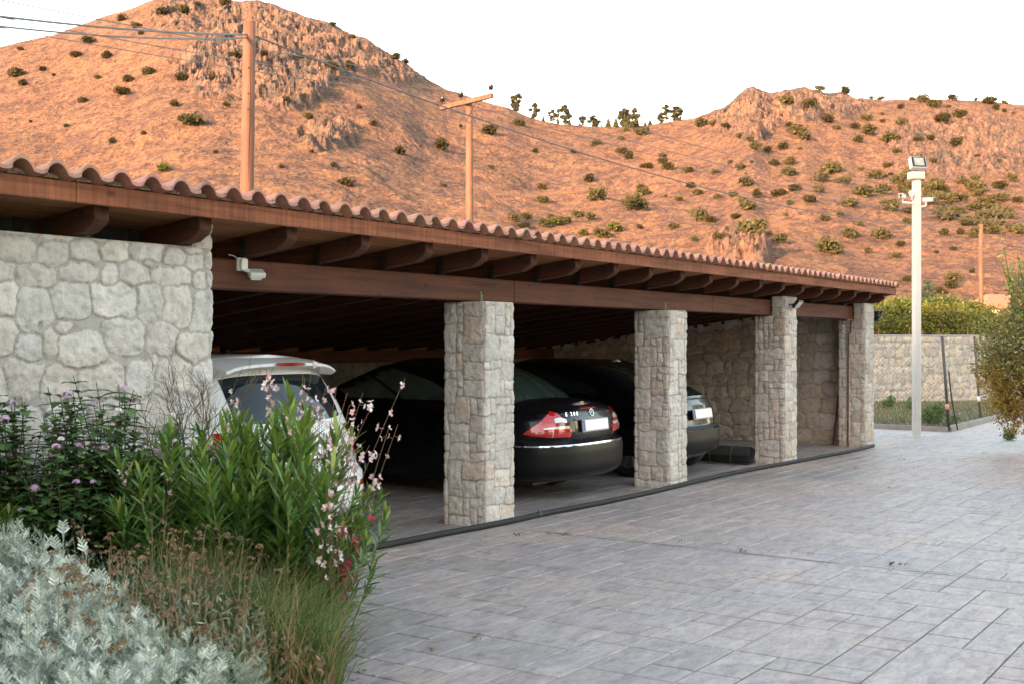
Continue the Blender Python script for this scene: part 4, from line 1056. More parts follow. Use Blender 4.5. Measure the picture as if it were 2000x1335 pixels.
for (px, py, w) in [(780, 303, 30), (862, 293, 34), (955, 263, 36), (1014, 247, 24), (868, 366, 12), (1045, 299, 15), (1057, 371, 20), (1060, 398, 22), (1150, 358, 26), (1165, 392, 38), (1005, 436, 24), (1030, 430, 22), (1022, 446, 22), (1065, 445, 30), (1085, 441, 28), (1103, 441, 28), (1076, 431, 18),
                    (1130, 426, 22), (1153, 431, 22), (1200, 452, 32), (1176, 466, 32), (1140, 462, 22), (1254, 382, 26), (1240, 410, 40), (1225, 405, 22), (1268, 330, 20), (1295, 320, 20), (1232, 250, 22), (1250, 265, 24), (1163, 285, 20), (1120, 300, 14), (1210, 300, 18), (960, 330, 12), (900, 250, 10), (1215, 275, 14)]:
    put_bush(px, py, w, rs.choice([1, 2, 4, 5, 6, 8] if py > 400 else [0, 1, 4, 5, 6]), ML, G2_)
RBL = [(135, 640, 60), (370, 620, 50), (405, 655, 55), (315, 685, 40), (360, 550, 50), (250, 665, 25), (90, 705, 80), (645, 610, 70), (695, 665, 65), (580, 665, 50), (625, 695, 50), (650, 730, 90), (805, 665, 70), (855, 705, 40), (875, 635, 55), (950, 690, 60), (1000, 650, 60), (420, 780, 90), (465, 795, 50),
       (815, 885, 80), (1150, 865, 80), (1370, 960, 55), (1240, 940, 50), (1100, 765, 45), (1025, 780, 50), (1195, 805, 40), (1350, 735, 100), (1150, 710, 80), (1220, 665, 110), (1310, 650, 90), (1270, 575, 65), (1090, 595, 40), (1055, 555, 100), (1010, 590, 70), (1130, 600, 60), (820, 430, 60), (745, 445, 55),
       (780, 515, 60), (855, 510, 60), (850, 560, 80), (620, 535, 50), (900, 365, 90), (930, 385, 60), (1045, 305, 70), (1085, 335, 40), (1230, 290, 55), (960, 225, 60), (835, 215, 70), (1005, 148, 50), (1395, 235, 40), (1560, 225, 70), (1690, 275, 60), (1600, 300, 70), (1400, 325, 60), (1340, 400, 100), (1240, 360, 80),
       (1190, 400, 60), (1660, 425, 75), (1545, 385, 50), (1380, 455, 45), (1830, 212, 70), (1510, 200, 60), (1300, 184, 35), (1862, 238, 45), (1905, 250, 30), (1900, 192, 25), (1610, 770, 110), (1840, 795, 120), (1850, 845, 80), (1430, 795, 45), (1435, 745, 55), (1550, 705, 80), (1610, 850, 60), (1690, 850, 50), (1750, 865, 50),
       (1395, 910, 45), (1575, 940, 30), (1655, 925, 35), (1655, 1078, 70), (1640, 1118, 80), (1590, 1135, 60), (1425, 1075, 55), (1745, 1035, 40), (540, 348, 40), (420, 322, 70), (485, 318, 50), (235, 470, 40), (70, 480, 60), (140, 350, 60), (40, 450, 50), (290, 820, 55), (125, 825, 35), (390, 880, 40), (515, 870, 60), (750, 855, 45),
       (590, 770, 50), (835, 760, 30), (500, 670, 35), (490, 550, 40), (145, 525, 40), (260, 530, 60), (690, 430, 60), (610, 380, 40), (660, 390, 45), (850, 320, 40), (1130, 160, 60), (1255, 178, 25), (1455, 190, 30), (1650, 192, 50), (1765, 190, 25), (1480, 400, 50), (1560, 495, 40), (1340, 520, 40), (1170, 330, 45), (1310, 300, 30), (1700, 390, 30)]
for (cx, cy, w) in RBL: put_bush(1200+cx*.4, 120+cy*.4, w*.4, rs.choice([0, 1, 4, 5, 6, 7]), RL_, G3_)
for k in range(82):
    cx = rs.uniform(1380, 1975) if k < 62 else rs.uniform(560, 1960); cy = rs.uniform(575, 860) if k < 62 else rs.uniform(200, 640)
    if k < 62 and cy > 700 and cx < 1600: cy = 560+rs.uniform(0, 120)
    put_bush(1200+cx*.4, 120+cy*.4, rs.uniform(40, 80)*.4 if k < 62 else rs.uniform(14, 34)*.4, rs.choice([4, 5, 6, 7, 4, 1]), RL_, G3_)
put_bush(1468, 460, 50, 6, 'large yellowish green shrub standing alone above the tiled eave on the middle slope', G3_)
put_bush(1622, 497, 46, 5, 'big brownish shrub lower on the right hill, above the end of the tile roof', G3_)
put_bush(1722, 468, 36, 4, 'round shrub just left of the white lamp pole', G3_)

# ---------------------------------------------------------------- trees
def tree_mesh(seed, H, crown, leaf_n, leaf_s, trunk_r, tm, lm, limbs=7, asp=.5, name='tree', trunk_h=.4, lean=.06, shell=.6):
    """crown: list of clumps; returns (trunk mesh obj, crown mesh obj) unlinked"""
    rs = np.random.RandomState(seed); b = MB(); top = Vector((lean*H, .02*H, H*.82))
    pts = [Vector((lean*H*t**1.5, .03*H*math.sin(t*4), -.1+t*H*.85)) for t in np.linspace(0, 1, 7)]
    b.tube(pts, [trunk_r*(1-.8*t) for t in np.linspace(0, 1, 7)], 8)
    idx = rs.permutation(len(crown))[:limbs]
    for k in idx:
        c = crown[k]; t0 = min(.75, max(trunk_h*.6, (c[2]/H)-.25)); s0 = pts[int(t0*6)]; e = Vector(c[:3]); m_ = (s0+e)/2+Vector((0, 0, -.04*H))
        b.tube([s0, m_, e], [trunk_r*.42, trunk_r*.26, trunk_r*.08], 6)
    V, F = clumpy(rs, crown, leaf_n, leaf_s, asp, shell)
    tr = b.build('trunk', tm); COL.objects.unlink(tr)
    cr = mesh_np('crown', V, F, lm, link=False); return tr, cr
def place_tree(proto, name, loc, s, rz, label, group, cat='tree'):
    t = empty(name, loc, rz, label=label, cat=cat, group=group); t.scale = (s if hasattr(s, '__len__') else (s, s, s))
    for m_ in proto: c = m_.copy(); COL.objects.link(c); c.parent = t
    return t
BARK = simple('grey_bark', (.11, .085, .065), .9, 0, .3, 6, .6, 20)
def rcl(rs, n, H, z0, z1, spread, r0, r1, q=.85):
    out = []
    for k in range(n):
        z = rs.uniform(z0, z1); f = math.sin(max(.12, (z-z0)/(z1-z0))*math.pi)**.6; a = rs.uniform(0, 6.28); d = rs.uniform(.2, 1)*spread*f
        out.append((math.cos(a)*d, math.sin(a)*d, z, rs.uniform(r0, r1), q))
    return out
EUC = leaf_mat('eucalyptus_leaves', (.03, .04, .022), (.065, .075, .042), .6, 1.0, .15); OLV = leaf_mat('young_pine_needles', (.045, .06, .014), (.10, .11, .027), .7, 1.0, .15)
r_ = np.random.RandomState(8)
eu = [tree_mesh(200+k, 6, rcl(r_, 20, 6, 1.1, 5.6, 1.35, .38, .68), 9000, .30, .14, BARK, EUC, 10, .6) for k in range(3)]
eus = [tree_mesh(210+k, 6, rcl(r_, 17, 6, 1.0, 5.5, 1.5, .28, .5), 6500, .28, .13, BARK, EUC, 9, .6) for k in range(2)]
pine = [tree_mesh(220, 4, [(0, 0, .7+z, .85-.19*z, .7) for z in np.linspace(-.5, 3.0, 9)], 2000, .42, .12, BARK, OLV, 2, .4)]
EL = 'thin crowned eucalyptus tree standing on the saddle skyline between the hills'; EG = 'trees on the skyline saddle'
for (cx, top, base, w, kind) in [(240, 108, 290, 115, 0), (420, 185, 335, 105, 1), (600, 235, 385, 110, 3), (720, 195, 380, 120, 2), (880, 320, 425, 120, 4), (1005, 295, 412, 120, 0), (1290, 235, 420, 120, 0), (1400, 225, 402, 110, 1), (1700, 208, 400, 120, 3), (1800, 243, 385, 130, 2), (1655, 310, 405, 80, 2), (650, 250, 395, 60, 1), (1330, 240, 410, 70, 2), (1840, 260, 380, 60, 1)]:
    px = 960+cx*.2; p, d = hill_at(px, 160+base*.2-1); hh = (base-top)*.2/2300*d; ww = w*.2/2300*d
    k = (eu+eus)[kind]; place_tree(k, 'eucalyptus_tree', (p.x, p.y, p.z-.9), (ww/3.0, ww/3.0, hh/5.0), r_.uniform(0, 6), EL, EG)
for (cx, top, base, w) in [(1140, 350, 442, 55), (1215, 350, 445, 60), (1500, 350, 402, 42), (1548, 338, 402, 52), (505, 333, 388, 40), (760, 358, 425, 45), (1315, 385, 485, 60), (1075, 405, 438, 24), (1420, 330, 440, 50)]:
    px = 960+cx*.2; p, d = hill_at(px, 160+base*.2-1); hh = (base-top)*.2/2300*d; ww = w*.2/2300*d
    place_tree(pine[0], 'young_pine', (p.x, p.y, p.z-.7), (ww/1.6, ww/1.6, hh/3.8), r_.uniform(0, 6), 'small bushy yellow green conifer on the saddle skyline among the taller trees', 'young conifers on the saddle')
# citrus orchard behind the stone wall
CIT = leaf_mat('citrus_leaves', (.030, .058, .010), (.085, .115, .017), .5, .8, .3)
CITY = leaf_mat('yellowing_citrus_leaves', (.05, .066, .008), (.13, .13, .018), .5, .8, .3)
def dome(rs, n, R_, H, r0, r1): 
    out = []
    for k in range(n):
        a = rs.uniform(0, 6.28); ph = rs.uniform(-.2, 1.45); out.append((math.cos(a)*math.cos(ph)*R_, math.sin(a)*math.cos(ph)*R_, H*.5+math.sin(ph)*H*.42, rs.uniform(r0, r1), .9))
    return out
ci = [tree_mesh(300+k, 3.4, dome(r_, 26, 1.25, 3.3, .35, .65), 5200, .125, .09, BARK, [CIT, CITY, CIT][k], 8, .5) for k in range(3)]
for k, (px, d, yt, c_) in enumerate([(1716, 43, 598, 1), (1735, 50, 588, 0), (1762, 46, 586, 0), (1792, 44, 592, 1), (1822, 47, 580, 1), (1850, 44, 590, 1), (1872, 46, 592, 2), (1893, 48, 588, 0), (1912, 52, 600, 1), (1940, 50, 606, 0), (1700, 52, 590, 2), (1685, 46, 592, 1), (1775, 58, 578, 2), (1830, 60, 579, 0), (1885, 60, 578, 2), (1740, 62, 580, 0), (1965, 48, 604, 1), (2000, 50, 585, 0), (2060, 50, 585, 1), (2120, 52, 583, 2)]):
    p = at(px, 665, d); yt += 9*math.sin(k*2.3)+5*math.sin(k*5.1)+2; H = 1.6+(665-yt)/2300*d+.35; s = H/3.5
    place_tree(ci[c_], 'citrus_tree', (p.x, p.y, -.35), (s, s, s), r_.uniform(0, 6), 'leafy green citrus tree in the sunlit orchard row behind the stone wall' if c_ != 1 else 'yellowish citrus tree in the sunlit orchard behind the stone wall', 'orchard trees behind the wall' if c_ != 1 else 'yellowing orchard trees behind the wall')
DK = leaf_mat('dark_conifer_leaves', (.012, .035, .018), (.03, .06, .028), .6, 1, .1)
co = tree_mesh(330, 5, [(0, 0, .9+z, 1.1-.2*z, .75) for z in np.linspace(0, 3.8, 9)], 4200, .2, .12, BARK, DK, 2, .4)
p = at(1812, 665, 75); place_tree(co, 'conifer_tree', (p.x, p.y, -.3), (1.3, 1.3, 1.13), 0, 'dark green conical tree just right of the white lamp pole, behind the orchard', None)
# loose mastic tree at the right edge
MAS = leaf_mat('olive_mastic_leaves', (.11, .12, .04), (.26, .25, .09), .55, 1.2, .3); MASY = leaf_mat('golden_mastic_leaves', (.20, .13, .02), (.36, .24, .04), .55, 1.2, .3)
t = empty('mastic_tree', tuple(cw(18.6, 8.55, gz(20))), label='loose olive and golden leaved tree overhanging the paving at the right edge', cat='tree')
rs2 = np.random.RandomState(44)
cl = [(rs2.uniform(-.9, .9), rs2.uniform(-.9, .9), rs2.uniform(1.0, 2.7), rs2.uniform(.22, .5), 1.0) for _ in range(26)]+[(-.35, .6, 1.3, .45, 1.1), (-.5, .7, 1.8, .4, 1)]
tr, cr = tree_mesh(340, 3.1, cl, 20000, .068, .09, BARK, MAS, 20, .42, shell=.8)
for m_ in (tr, cr): COL.objects.link(m_); m_.parent = t
cl2 = [(rs2.uniform(-.95, -.1), rs2.uniform(-.2, .95), rs2.uniform(.45, 1.35), rs2.uniform(.18, .34), 1.2) for _ in range(15)]
V, F = clumpy(rs2, cl2, 6500, .055, .4, .8); mesh_np('golden_foliage', V, F, MASY, t)
b = MB(); V = []; n_ = 0
for k in range(26):
    a0 = Vector((rs2.uniform(-.5, .3), rs2.uniform(-.2, .6), rs2.uniform(1.6, 2.4))); d_ = Vector((rs2.uniform(-.5, .2), rs2.uniform(-.1, .4), 1)).normalized(); L_ = rs2.uniform(.5, 1.2)
    b.tube([a0, a0+d_*L_*.6, a0+d_*L_+Vector((rs2.normal(0, .05), 0, 0))], [.01, .006, .002], 5)
    for q in range(26):
        pp = a0+d_*L_*q/26; V.append((tuple(pp), tuple(Vector((rs2.normal(), rs2.normal(), .6)).normalized())))
b.build('shoots', BARK, t); Vv, Ff = leaf_cards(rs2, len(V), lambda i: V[i], .085, asp=.35); mesh_np('young_leaves', Vv, Ff, leaf_mat('yellow_green_leaves', (.16, .22, .03), (.32, .38, .07), .5, 1, .3), t)

# ---------------------------------------------------------------- far house, poles, wires
p = cw(108, 108*(1950-1000)/2300, 0); h = empty('house', (p.x, p.y, -.4), TH-R(90)+R(20), label='small peach coloured house with red tiled roof behind the orchard at the right', cat='house')
h.scale = (.62, .62, .90)
b = MB(); b.box((-4, -3, 0), (4, 3, 5.4)); b.build('wall', simple('peach_render', (.52, .40, .28), .9, 0, .1, 1), h)
b = MB(); b.add([(-4.5, -3.5, 5.4), (4.5, -3.5, 5.4), (4.5, 3.5, 5.4), (-4.5, 3.5, 5.4), (-2.2, 0, 6.9), (2.2, 0, 6.9)], [(0, 1, 5, 4), (1, 2, 5), (2, 3, 4, 5), (3, 0, 4), (3, 2, 1, 0)]); b.build('roof', simple('red_roof', (.36, .12, .07), .85, 0, .15, 2), h)
for x in (-2.8, -.8, 1.4, 3.0):
    b = MB(); b.box((x-.4, -3.03, 3.4), (x+.4, -2.99, 4.7)); w_ = b.build('window', simple('dark_pane', (.06, .05, .05), .2), h); b = MB(); b.box((x-.48, -3.06, 3.32), (x+.48, -3.031, 3.4)); b.build('sill', M['plaster'], w_)
POLE = wood_mat('sunlit_pole_wood', (.080, .043, .026), (.145, .073, .042), 2, .75, .8, False)
def pole(px, d, ytop, r0, r1, lean, label, zb=-.6):
    p = at(px, 665, d); H = 1.6+(665-ytop)/2300*d
    t = empty('utility_pole', (p.x, p.y, zb), label=label, cat='utility pole'); lr = Vector((ST, -CT, 0))*lean
    b = MB(); n_ = 9; b.tube([lr*(k/(n_-1))+Vector((.012*math.sin(k*1.3), .012*math.cos(k), (H-zb)*k/(n_-1))) for k in range(n_)], [r0+(r1-r0)*k/(n_-1) for k in range(n_)], 18); b.build('shaft', POLE, t, True)
    return t, lr, H
t1, lr1, H1 = pole(474, 23, 43, .155, .118, .14, 'thick round wooden utility pole rising behind the tiled roof on the left')
b = MB(); rt = Vector((ST, -CT, 0)); fw = Vector((-CT, -ST, 0))
b.tube([lr1*z/8+rt*.045+fw*(.128-.004*z)+Vector((.005*math.sin(z*3), 0, z)) for z in np.linspace(3.2, 8.0, 14)], .0075, 5); b.build('crack', simple('dark_crack', (.05, .022, .012), .9), t1)
b = MB()
for z in (7.5, 7.0, 6.7): b.tube([lr1*z/8+fw*.10+Vector((0, 0, z)), lr1*z/8+fw*.145+Vector((0, 0, z))], .014, 8)
b.build('bolt', M['darksteel'], t1)
t2, lr2, H2 = pole(917, 36, 192, .15, .10, 0, 'shorter wooden utility pole with a crossarm carrying three black insulators')
def local(t, v): return Vector(v)-t.location
A = at(862, 213, 36.85); Bp = at(962, 189, 35.0)
fwv = Vector((-CT, -ST, 0))*.15
b = MB(); dv = (Bp-A).normalized(); sd_ = dv.cross(Vector((0, 0, 1))).normalized(); c_ = (A+Bp)/2; Lh = (Bp-A).length/2
Mx = Matrix.Translation(c_-t2.location+fwv) @ Matrix((( dv.x, sd_.x, 0, 0), (dv.y, sd_.y, 0, 0), (dv.z, sd_.z, 1, 0), (0, 0, 0, 1)))
b.box((-Lh, -.055, -.07), (Lh, .055, .07), 0, .006, Mx); ca_ = b.build('crossarm', POLE, t2)
b = MB(); b.tube([c_+fwv-dv*.5-t2.location+Vector((0, 0, -.05)), c_-t2.location+fwv+Vector((0, 0, -.6))], .014, 6); b.tube([c_+fwv+dv*.5-t2.location+Vector((0, 0, -.05)), c_-t2.location+fwv+Vector((0, 0, -.6))], .014, 6); b.build('brace', M['darksteel'], t2)
INS = []
for f in (.03, .40, .97):
    q = A+(Bp-A)*f+fwv+Vector((0, 0, .07)); Mq = Matrix.Translation(q-t2.location); INS.append(q+Vector((0, 0, .24)))
    b = MB(); b.lathe([(.012, 0), (.012, .10), (.05, .11), (.085, .12), (.06, .17), (.09, .18), (.06, .22), (.075, .24), (.05, .27), (.001, .275)], 14, 0, Mq); b.build('insulator', simple('black_ceramic', (.012, .010, .010), .25), t2, True)
t3, lr3, H3 = pole(1916, 50, 438, .12, .085, 0, 'plain wooden utility pole behind the stone wall at the right')
WIRE = simple('overhead_wire', (.10, .10, .11), .5, .4)
def wire(a, b_, sag, r, label, gr=None, n=26):
    a, b_ = Vector(a), Vector(b_); pts = [a+(b_-a)*t-Vector((0, 0, 4*sag*t*(1-t)))-a for t in np.linspace(0, 1, n)]
    bb = MB(); bb.tube(pts, r, 5); o = bb.build('overhead_wire', WIRE); o.location = a; tag(o, label, 'wire', gr); return o
top1 = t1.location+lr1+Vector((0, 0, 8.42-.25)); top3 = t3.location+Vector((0, 0, 7.0))
wire(top1+Vector((.1, 0, 0)), top3, 1.0, .017, 'thin dark cable sagging from the thick pole down to the far right pole')
wire(top1, cw(14, -8.2, 5.75), .12, .018, 'upper cable of the pair running from the thick pole off to the left', 'service cables at the thick pole')
wire(top1+Vector((0, 0, -.06)), cw(14, -8.0, 5.60), .16, .015, 'lower cable of the pair running from the thick pole off to the left', 'service cables at the thick pole')
for q, nm_ in zip(INS, ('leftmost', 'middle', 'rightmost')):
    o_ = q-INS[2]; e = cw(35-.66*26, -.58-.75*26, 9.55)+Vector((o_.x, o_.y, 0)); wire(q, e, .35, .013, 'thin line wire running left from the %s insulator of the crossarm' % nm_, 'line wires of the crossarm')
    e = cw(35+.66*48, -.58+.75*48, 7.9)+Vector((o_.x, o_.y, 0)); wire(q, e, .8, .012, 'thin line wire running right from the %s insulator of the crossarm' % nm_, 'line wires of the crossarm')

# ---------------------------------------------------------------- white lamp pole
PB = gp(1790, 851); t = empty('lamp_pole', PB, label='tall square white lamp pole standing on the paving, carrying cameras and a floodlight', cat='lamp pole')
WM = simple('white_painted_steel', (.55, .55, .53), .5, 0, .06, 4); rt = Vector((ST, -CT, 0)); fw = Vector((-CT, -ST, 0))
Rz = Matrix.Rotation(TH-R(90)+R(8), 4, 'Z'); S_ = .063
b = MB(); b.box((-S_, -S_, 0), (S_, S_, 4.66), 0, .010, Rz); b.box((-.12, -.12, -.005), (.12, .12, .012), 0, .002, Rz); b.build('shaft', WM, t)
LT = empty('floodlight', (PB.x, PB.y, PB.z+4.66), TH-R(90)+R(12), label='large white floodlight with black framed lens on top of the lamp pole', cat='floodlight')
b = MB(); b.box((-.135, -.10, .02), (.115, .10, .155), 0, .008); b.box((-.05, -.05, -.01), (.05, .05, .03)); b.build('driver_box', simple('cream_metal', (.66, .60, .50), .5, 0, .05, 8), LT)
Mx = Matrix.Translation((.01, -.02, .31)) @ Matrix.Rotation(R(-28), 4, 'X') @ Matrix(((1, 0, .12, 0), (0, 1, 0, 0), (0, 0, 1, 0), (0, 0, 0, 1)))
b = MB(); b.box((-.155, -.05, -.125), (.155, .05, .125), 0, .01, Mx); b.build('housing', WM, LT)
b = MB(); b.box((-.138, -.056, -.108), (.138, -.051, .108), 0, 0, Mx); fr = b.build('lens_frame', M['black'], LT)
b = MB(); b.box((-.098, -.060, -.085), (.098, -.057, .085), 0, 0, Mx); b.build('lens', simple('floodlight_lens', (.45, .43, .34), .15, .2, .25, 14), LT)
b = MB(); b.lathe([(.03, -.0), (.02, .01), (.001, .012)], 12, 0, Mx @ Matrix.Translation((-.02, -.061, 0)) @ Matrix.Rotation(R(90), 4, 'X')); b.build('bulb', simple('pale_bulb', (.8, .75, .65), .3), LT)
def cam_box(loc, rz, arm, label, dome_=False):
    q = empty('security_camera', t.location+loc, TH-R(90)+rz, label=label, cat='security camera')
    b = MB()
    if dome_: b.lathe([(.001, .05), (.05, .045), (.058, 0), (.052, -.015), (.04, -.06), (.001, -.085)], 16)
    else:
        b.box((-.04, -.13, -.03), (.04, .06, .04), 0, .012); b.box((-.048, -.16, .036), (.048, .06, .046), 0, .003)
    b.build('housing', M['white'], q, dome_)
    if not dome_:
        b = MB(); b.tube([(0, -.1301, .005), (0, -.136, .005)], .024, 14); b.build('lens', M['black'], q)
    b = MB(); b.tube([(0, 0, -.03), (0, 0, -.10), arm], .016, 8); b.build('bracket', M['white'], q)
cam_box(rt*-.25+Vector((0, 0, 4.50))*.97+Vector((0, 0, .0)), R(-35), (.20, -.02, -.13), 'white box camera on the left arm of the lamp pole')
cam_box(rt*-.105+fw*.06+Vector((0, 0, 4.42)), 0, (.04, .05, -.08), 'small white dome camera fixed on the front of the lamp pole', True)
cam_box(rt*.17+Vector((0, 0, 4.30)), R(60), (-.08, .06, -.12), 'white bullet camera on the right side of the lamp pole, pointing right')

# ---------------------------------------------------------------- yard wall, kerb, mesh fence, grass
a_, b__ = cw(36, 36*(1560-1000)/2300), cw(43, 43*(2180-1000)/2300)
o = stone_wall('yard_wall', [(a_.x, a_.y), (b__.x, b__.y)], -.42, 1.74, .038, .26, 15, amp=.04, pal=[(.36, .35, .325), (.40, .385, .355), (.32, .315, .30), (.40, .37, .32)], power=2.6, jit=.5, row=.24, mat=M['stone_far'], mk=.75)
tag(o, 'long pale rubble stone wall behind the wire fence at the right', 'wall')
dv = (b__-a_).normalized(); nv = Vector((-dv.y, dv.x, 0)); Rz = Matrix((( dv.x, nv.x, 0, a_.x), (dv.y, nv.y, 0, a_.y), (0, 0, 1, 0), (0, 0, 0, 1)))
b = MB(); b.box((0, .03, -.45), ((b__-a_).length, .40, 1.72), 0, 0, Rz); b.box((-.02, -.03, 1.742), ((b__-a_).length, .42, 1.79), 0, .005, Rz); b.build('coping', simple('grey_coping', (.26, .27, .28), .9, 0, .2, 4), o)
b = MB()
for k in range(12):
    x = .8+k*1.35; b.tube([Rz @ Vector((x, .2, 1.78)), Rz @ Vector((x+.01, .2, 2.0))], .012, 6)
b.build('rebar_stub', simple('rusty_bar', (.24, .10, .05), .8), o)
K1, K2, K3 = gp(1700, 835), gp(1853, 842), gp(2050, 792)
def kerb(a, b_, label):
    d = (b_-a).normalized(); n = Vector((-d.y, d.x, 0)); z0 = gz(a.x); z1 = gz(b_.x); bb = MB()
    L_ = (b_-a).length; k = 0
    while k*.9 < L_:
        p0 = a+d*(k*.9+.006); p1 = a+d*(min(L_, k*.9+.894)); z = gz(p0.x)
        bb.add([tuple(p0-n*.06+Vector((0, 0, z-.05-p0.z))), tuple(p1-n*.06+Vector((0, 0, z-.05-p1.z))), tuple(p1+n*.06+Vector((0, 0, z-.05-p1.z))), tuple(p0+n*.06+Vector((0, 0, z-.05-p0.z))),
                tuple(p0-n*.05+Vector((0, 0, z+.09-p0.z))), tuple(p1-n*.05+Vector((0, 0, z+.09-p1.z))), tuple(p1+n*.06+Vector((0, 0, z+.09-p1.z))), tuple(p0+n*.06+Vector((0, 0, z+.09-p0.z)))],
               [(0,3,2,1),(4,5,6,7),(0,1,5,4),(1,2,6,5),(2,3,7,6),(3,0,4,7)]); k += 1
    o = bb.build('kerb', simple('kerb_concrete', (.24, .22, .20), .9, 0, .2, 5)); tag(o, kind='structure')
kerb(K1, K2, ''); kerb(K2, K3, '')
def fence_post(foot, topp, label, band):
    q = empty('fence_post', foot, label=label, cat='fence post'); b = MB(); d = Vector(topp)-Vector(foot); b.tube([Vector((0, 0, -.05)), d*.5+Vector((.01, 0, 0)), d], .028, 10); b.build('shaft', simple('dark_post', (.06, .062, .062), .6, .2, .3, 7), q, True)
    b = MB(); b.tube([d*.20, d*.26], .036, 10); b.build('tape_band', band, q, True); return q
WB, RB = simple('white_tape_band', (.8, .8, .8), .5), simple('red_white_band', (.7, .28, .24), .5)
F1 = K2+Vector((0, 0, .08)); d_ = (K3-K2).normalized(); F2 = gp(1915, 819)+Vector((0, 0, .06))
z1_ = 1.66
fence_post(F1, at(1840, 657, (F1.x*CT+F1.y*ST)), 'dark leaning post at the kerb corner with a red and white band', RB)
fence_post(F2, at(1903, 657, (F2.x*CT+F2.y*ST)), 'dark leaning post with a white band, right of the kerb corner', WB)
b = MB(); pts = [F1+Vector((0, 0, 1.1)), F1+Vector((.04, -.03, .7)), F1+Vector((.12, -.06, .35)), F1+Vector((.16, -.1, .1)), F1+Vector((.2, -.12, -.06))]
b.tube(smooth_path(pts, 5), .014, 6); tag(b.build('cable', M['black']), 'black cable hanging down beside the corner fence post', 'cable')
# wire mesh between posts
def mesh_panel(a, b_, h0, h1, label):
    bb = MB(); a, b_ = Vector(a), Vector(b_); L_ = (b_-a).length; d = (b_-a)/L_; st = .085; H = h1-h0; up = Vector((0, 0, 1)); w = .0011
    for sgn in (1, -1):
        k = -int(H/st)-1
        while k*st < L_+H:
            x0, z0 = k*st, 0.0; x1, z1 = x0+sgn*H, H
            if sgn < 0: x0 += 0
            xa, za, xb, zb = x0, 0, x1, H
            def clip(xa, za, xb, zb):
                out = []
                for (x, z, ox, oz) in ((xa, za, xb, zb), (xb, zb, xa, za)):
                    if x < 0: t_ = (0-x)/(ox-x) if ox != x else 2; x, z = 0, z+(oz-z)*t_
                    if x > L_: t_ = (L_-x)/(ox-x) if ox != x else 2; x, z = L_, z+(oz-z)*t_
                    out.append((x, z))
                return out
            if max(xa, xb) > 0 and min(xa, xb) < L_:
                (xa, za), (xb, zb) = clip(xa, za, xb, zb)
                if 0 <= za <= H and 0 <= zb <= H and abs(za-zb) > .01:
                    p, q = a+d*xa+up*(h0+za), a+d*xb+up*(h0+zb); n = up*w+d*-w*sgn
                    bb.add([p-n, q-n, q+n, p+n], [(0, 1, 2, 3)])
            k += 1
    bb.tube([a+up*h1, (a+b_)/2+up*(h1-.03), b_+up*h1], .006, 6); bb.tube([a+up*(h0+.02), b_+up*(h0+.02)], .004, 6)
    o = bb.build('wire_mesh', simple('mesh_wire', (.16, .17, .17), .6, .4), fixn=False); tag(o, label, 'wire fence'); return o
mesh_panel(K1+Vector((0, 0, 0)), K2, .1, 1.75, 'diamond wire mesh fence along the kerb between the carport and corner post')
mesh_panel(K2, K3, .1, 1.72, 'diamond wire mesh fence along the kerb right of the corner post')
# rough grass of the yard
def blades(name, mat, n, region, hgt, wid, seed, lean=.35, parent=None, seg=2, zf=None, clump=None):
    rs = np.random.RandomState(seed); V = []; F = []
    pts = region(rs, n)
    for (x, y) in pts:
        h = hgt*rs.uniform(.5, 1.3); a = rs.uniform(0, 6.28); w = wid*rs.uniform(.7, 1.3); lx_, ly_ = rs.normal(0, lean, 2)*h; z = (zf or gz)(x, y)
        c, s = math.cos(a)*w, math.sin(a)*w; k = len(V)
        V += [(x-c, y-s, z), (x+c, y+s, z), (x+lx_*.35+c*.7, y+ly_*.35+s*.7, z+h*.6), (x+lx_*.35-c*.7, y+ly_*.35-s*.7, z+h*.6), (x+lx_, y+ly_, z+h*(1-.25*min(1, abs(lx_)+abs(ly_))))]
        F += [(k, k+1, k+2, k+3), (k+3, k+2, k+4)]
    return mesh_np(name, np.array(V), F, mat, parent)
def yard(rs, n):
    out = []
    while len(out) < n:
        f = rs.uniform(23, 37); r = rs.uniform(.26, .56)*f; p = cw(f, r)
        if (p-K2).dot(Vector((-d_.y, d_.x, 0))) < .15 and p.x > K2.x-0: 
            if (p-K2).dot(d_) > 0: continue
        if p.x < K2.x+.1 and p.x < 24.6: continue
        out.append((p.x, p.y))
    return out
YG = leaf_mat('yard_grass_blades', (.05, .07, .025), (.10, .11, .045), .7, 1, .2)
o = blades('yard_grass', YG, 9000, yard, .07, .008, 3); tag(o, 'patchy short grass of the yard in front of the stone wall', 'grass', kind='stuff')
def bush_s(px, py, s, label, mat, seed):
    p = gp(px, py); V, F = clumpy(np.random.RandomState(seed), [(0, 0, .2, .22), (.18, .05, .14, .16), (-.17, 0, .12, .15), (.05, -.1, .32, .13)], 900, .07, .4); o = mesh_np('weed', V, F, mat, ); o.location = (p.x, p.y, gz(p.x)); o.scale = (s, s, s); tag(o, label, 'weed'); return o
WG = leaf_mat('weed_leaves', (.04, .09, .02), (.11, .17, .04), .5, 2, .3)
bush_s(1822, 828, 1.1, 'leafy green weed on the grass between the lamp pole and corner post', WG, 1); bush_s(1783, 800, .9, 'green weed growing on the yard grass just left of the lamp pole', WG, 2)
bush_s(1860, 832, .6, 'small weed at the foot of the corner fence post', WG, 4); bush_s(1972, 858, .5, 'low weed on the paving edge under the right hand tree', WG, 6); bush_s(1735, 795, .8, 'low weed at the foot of the far stone wall beside the last pillar', WG, 9)

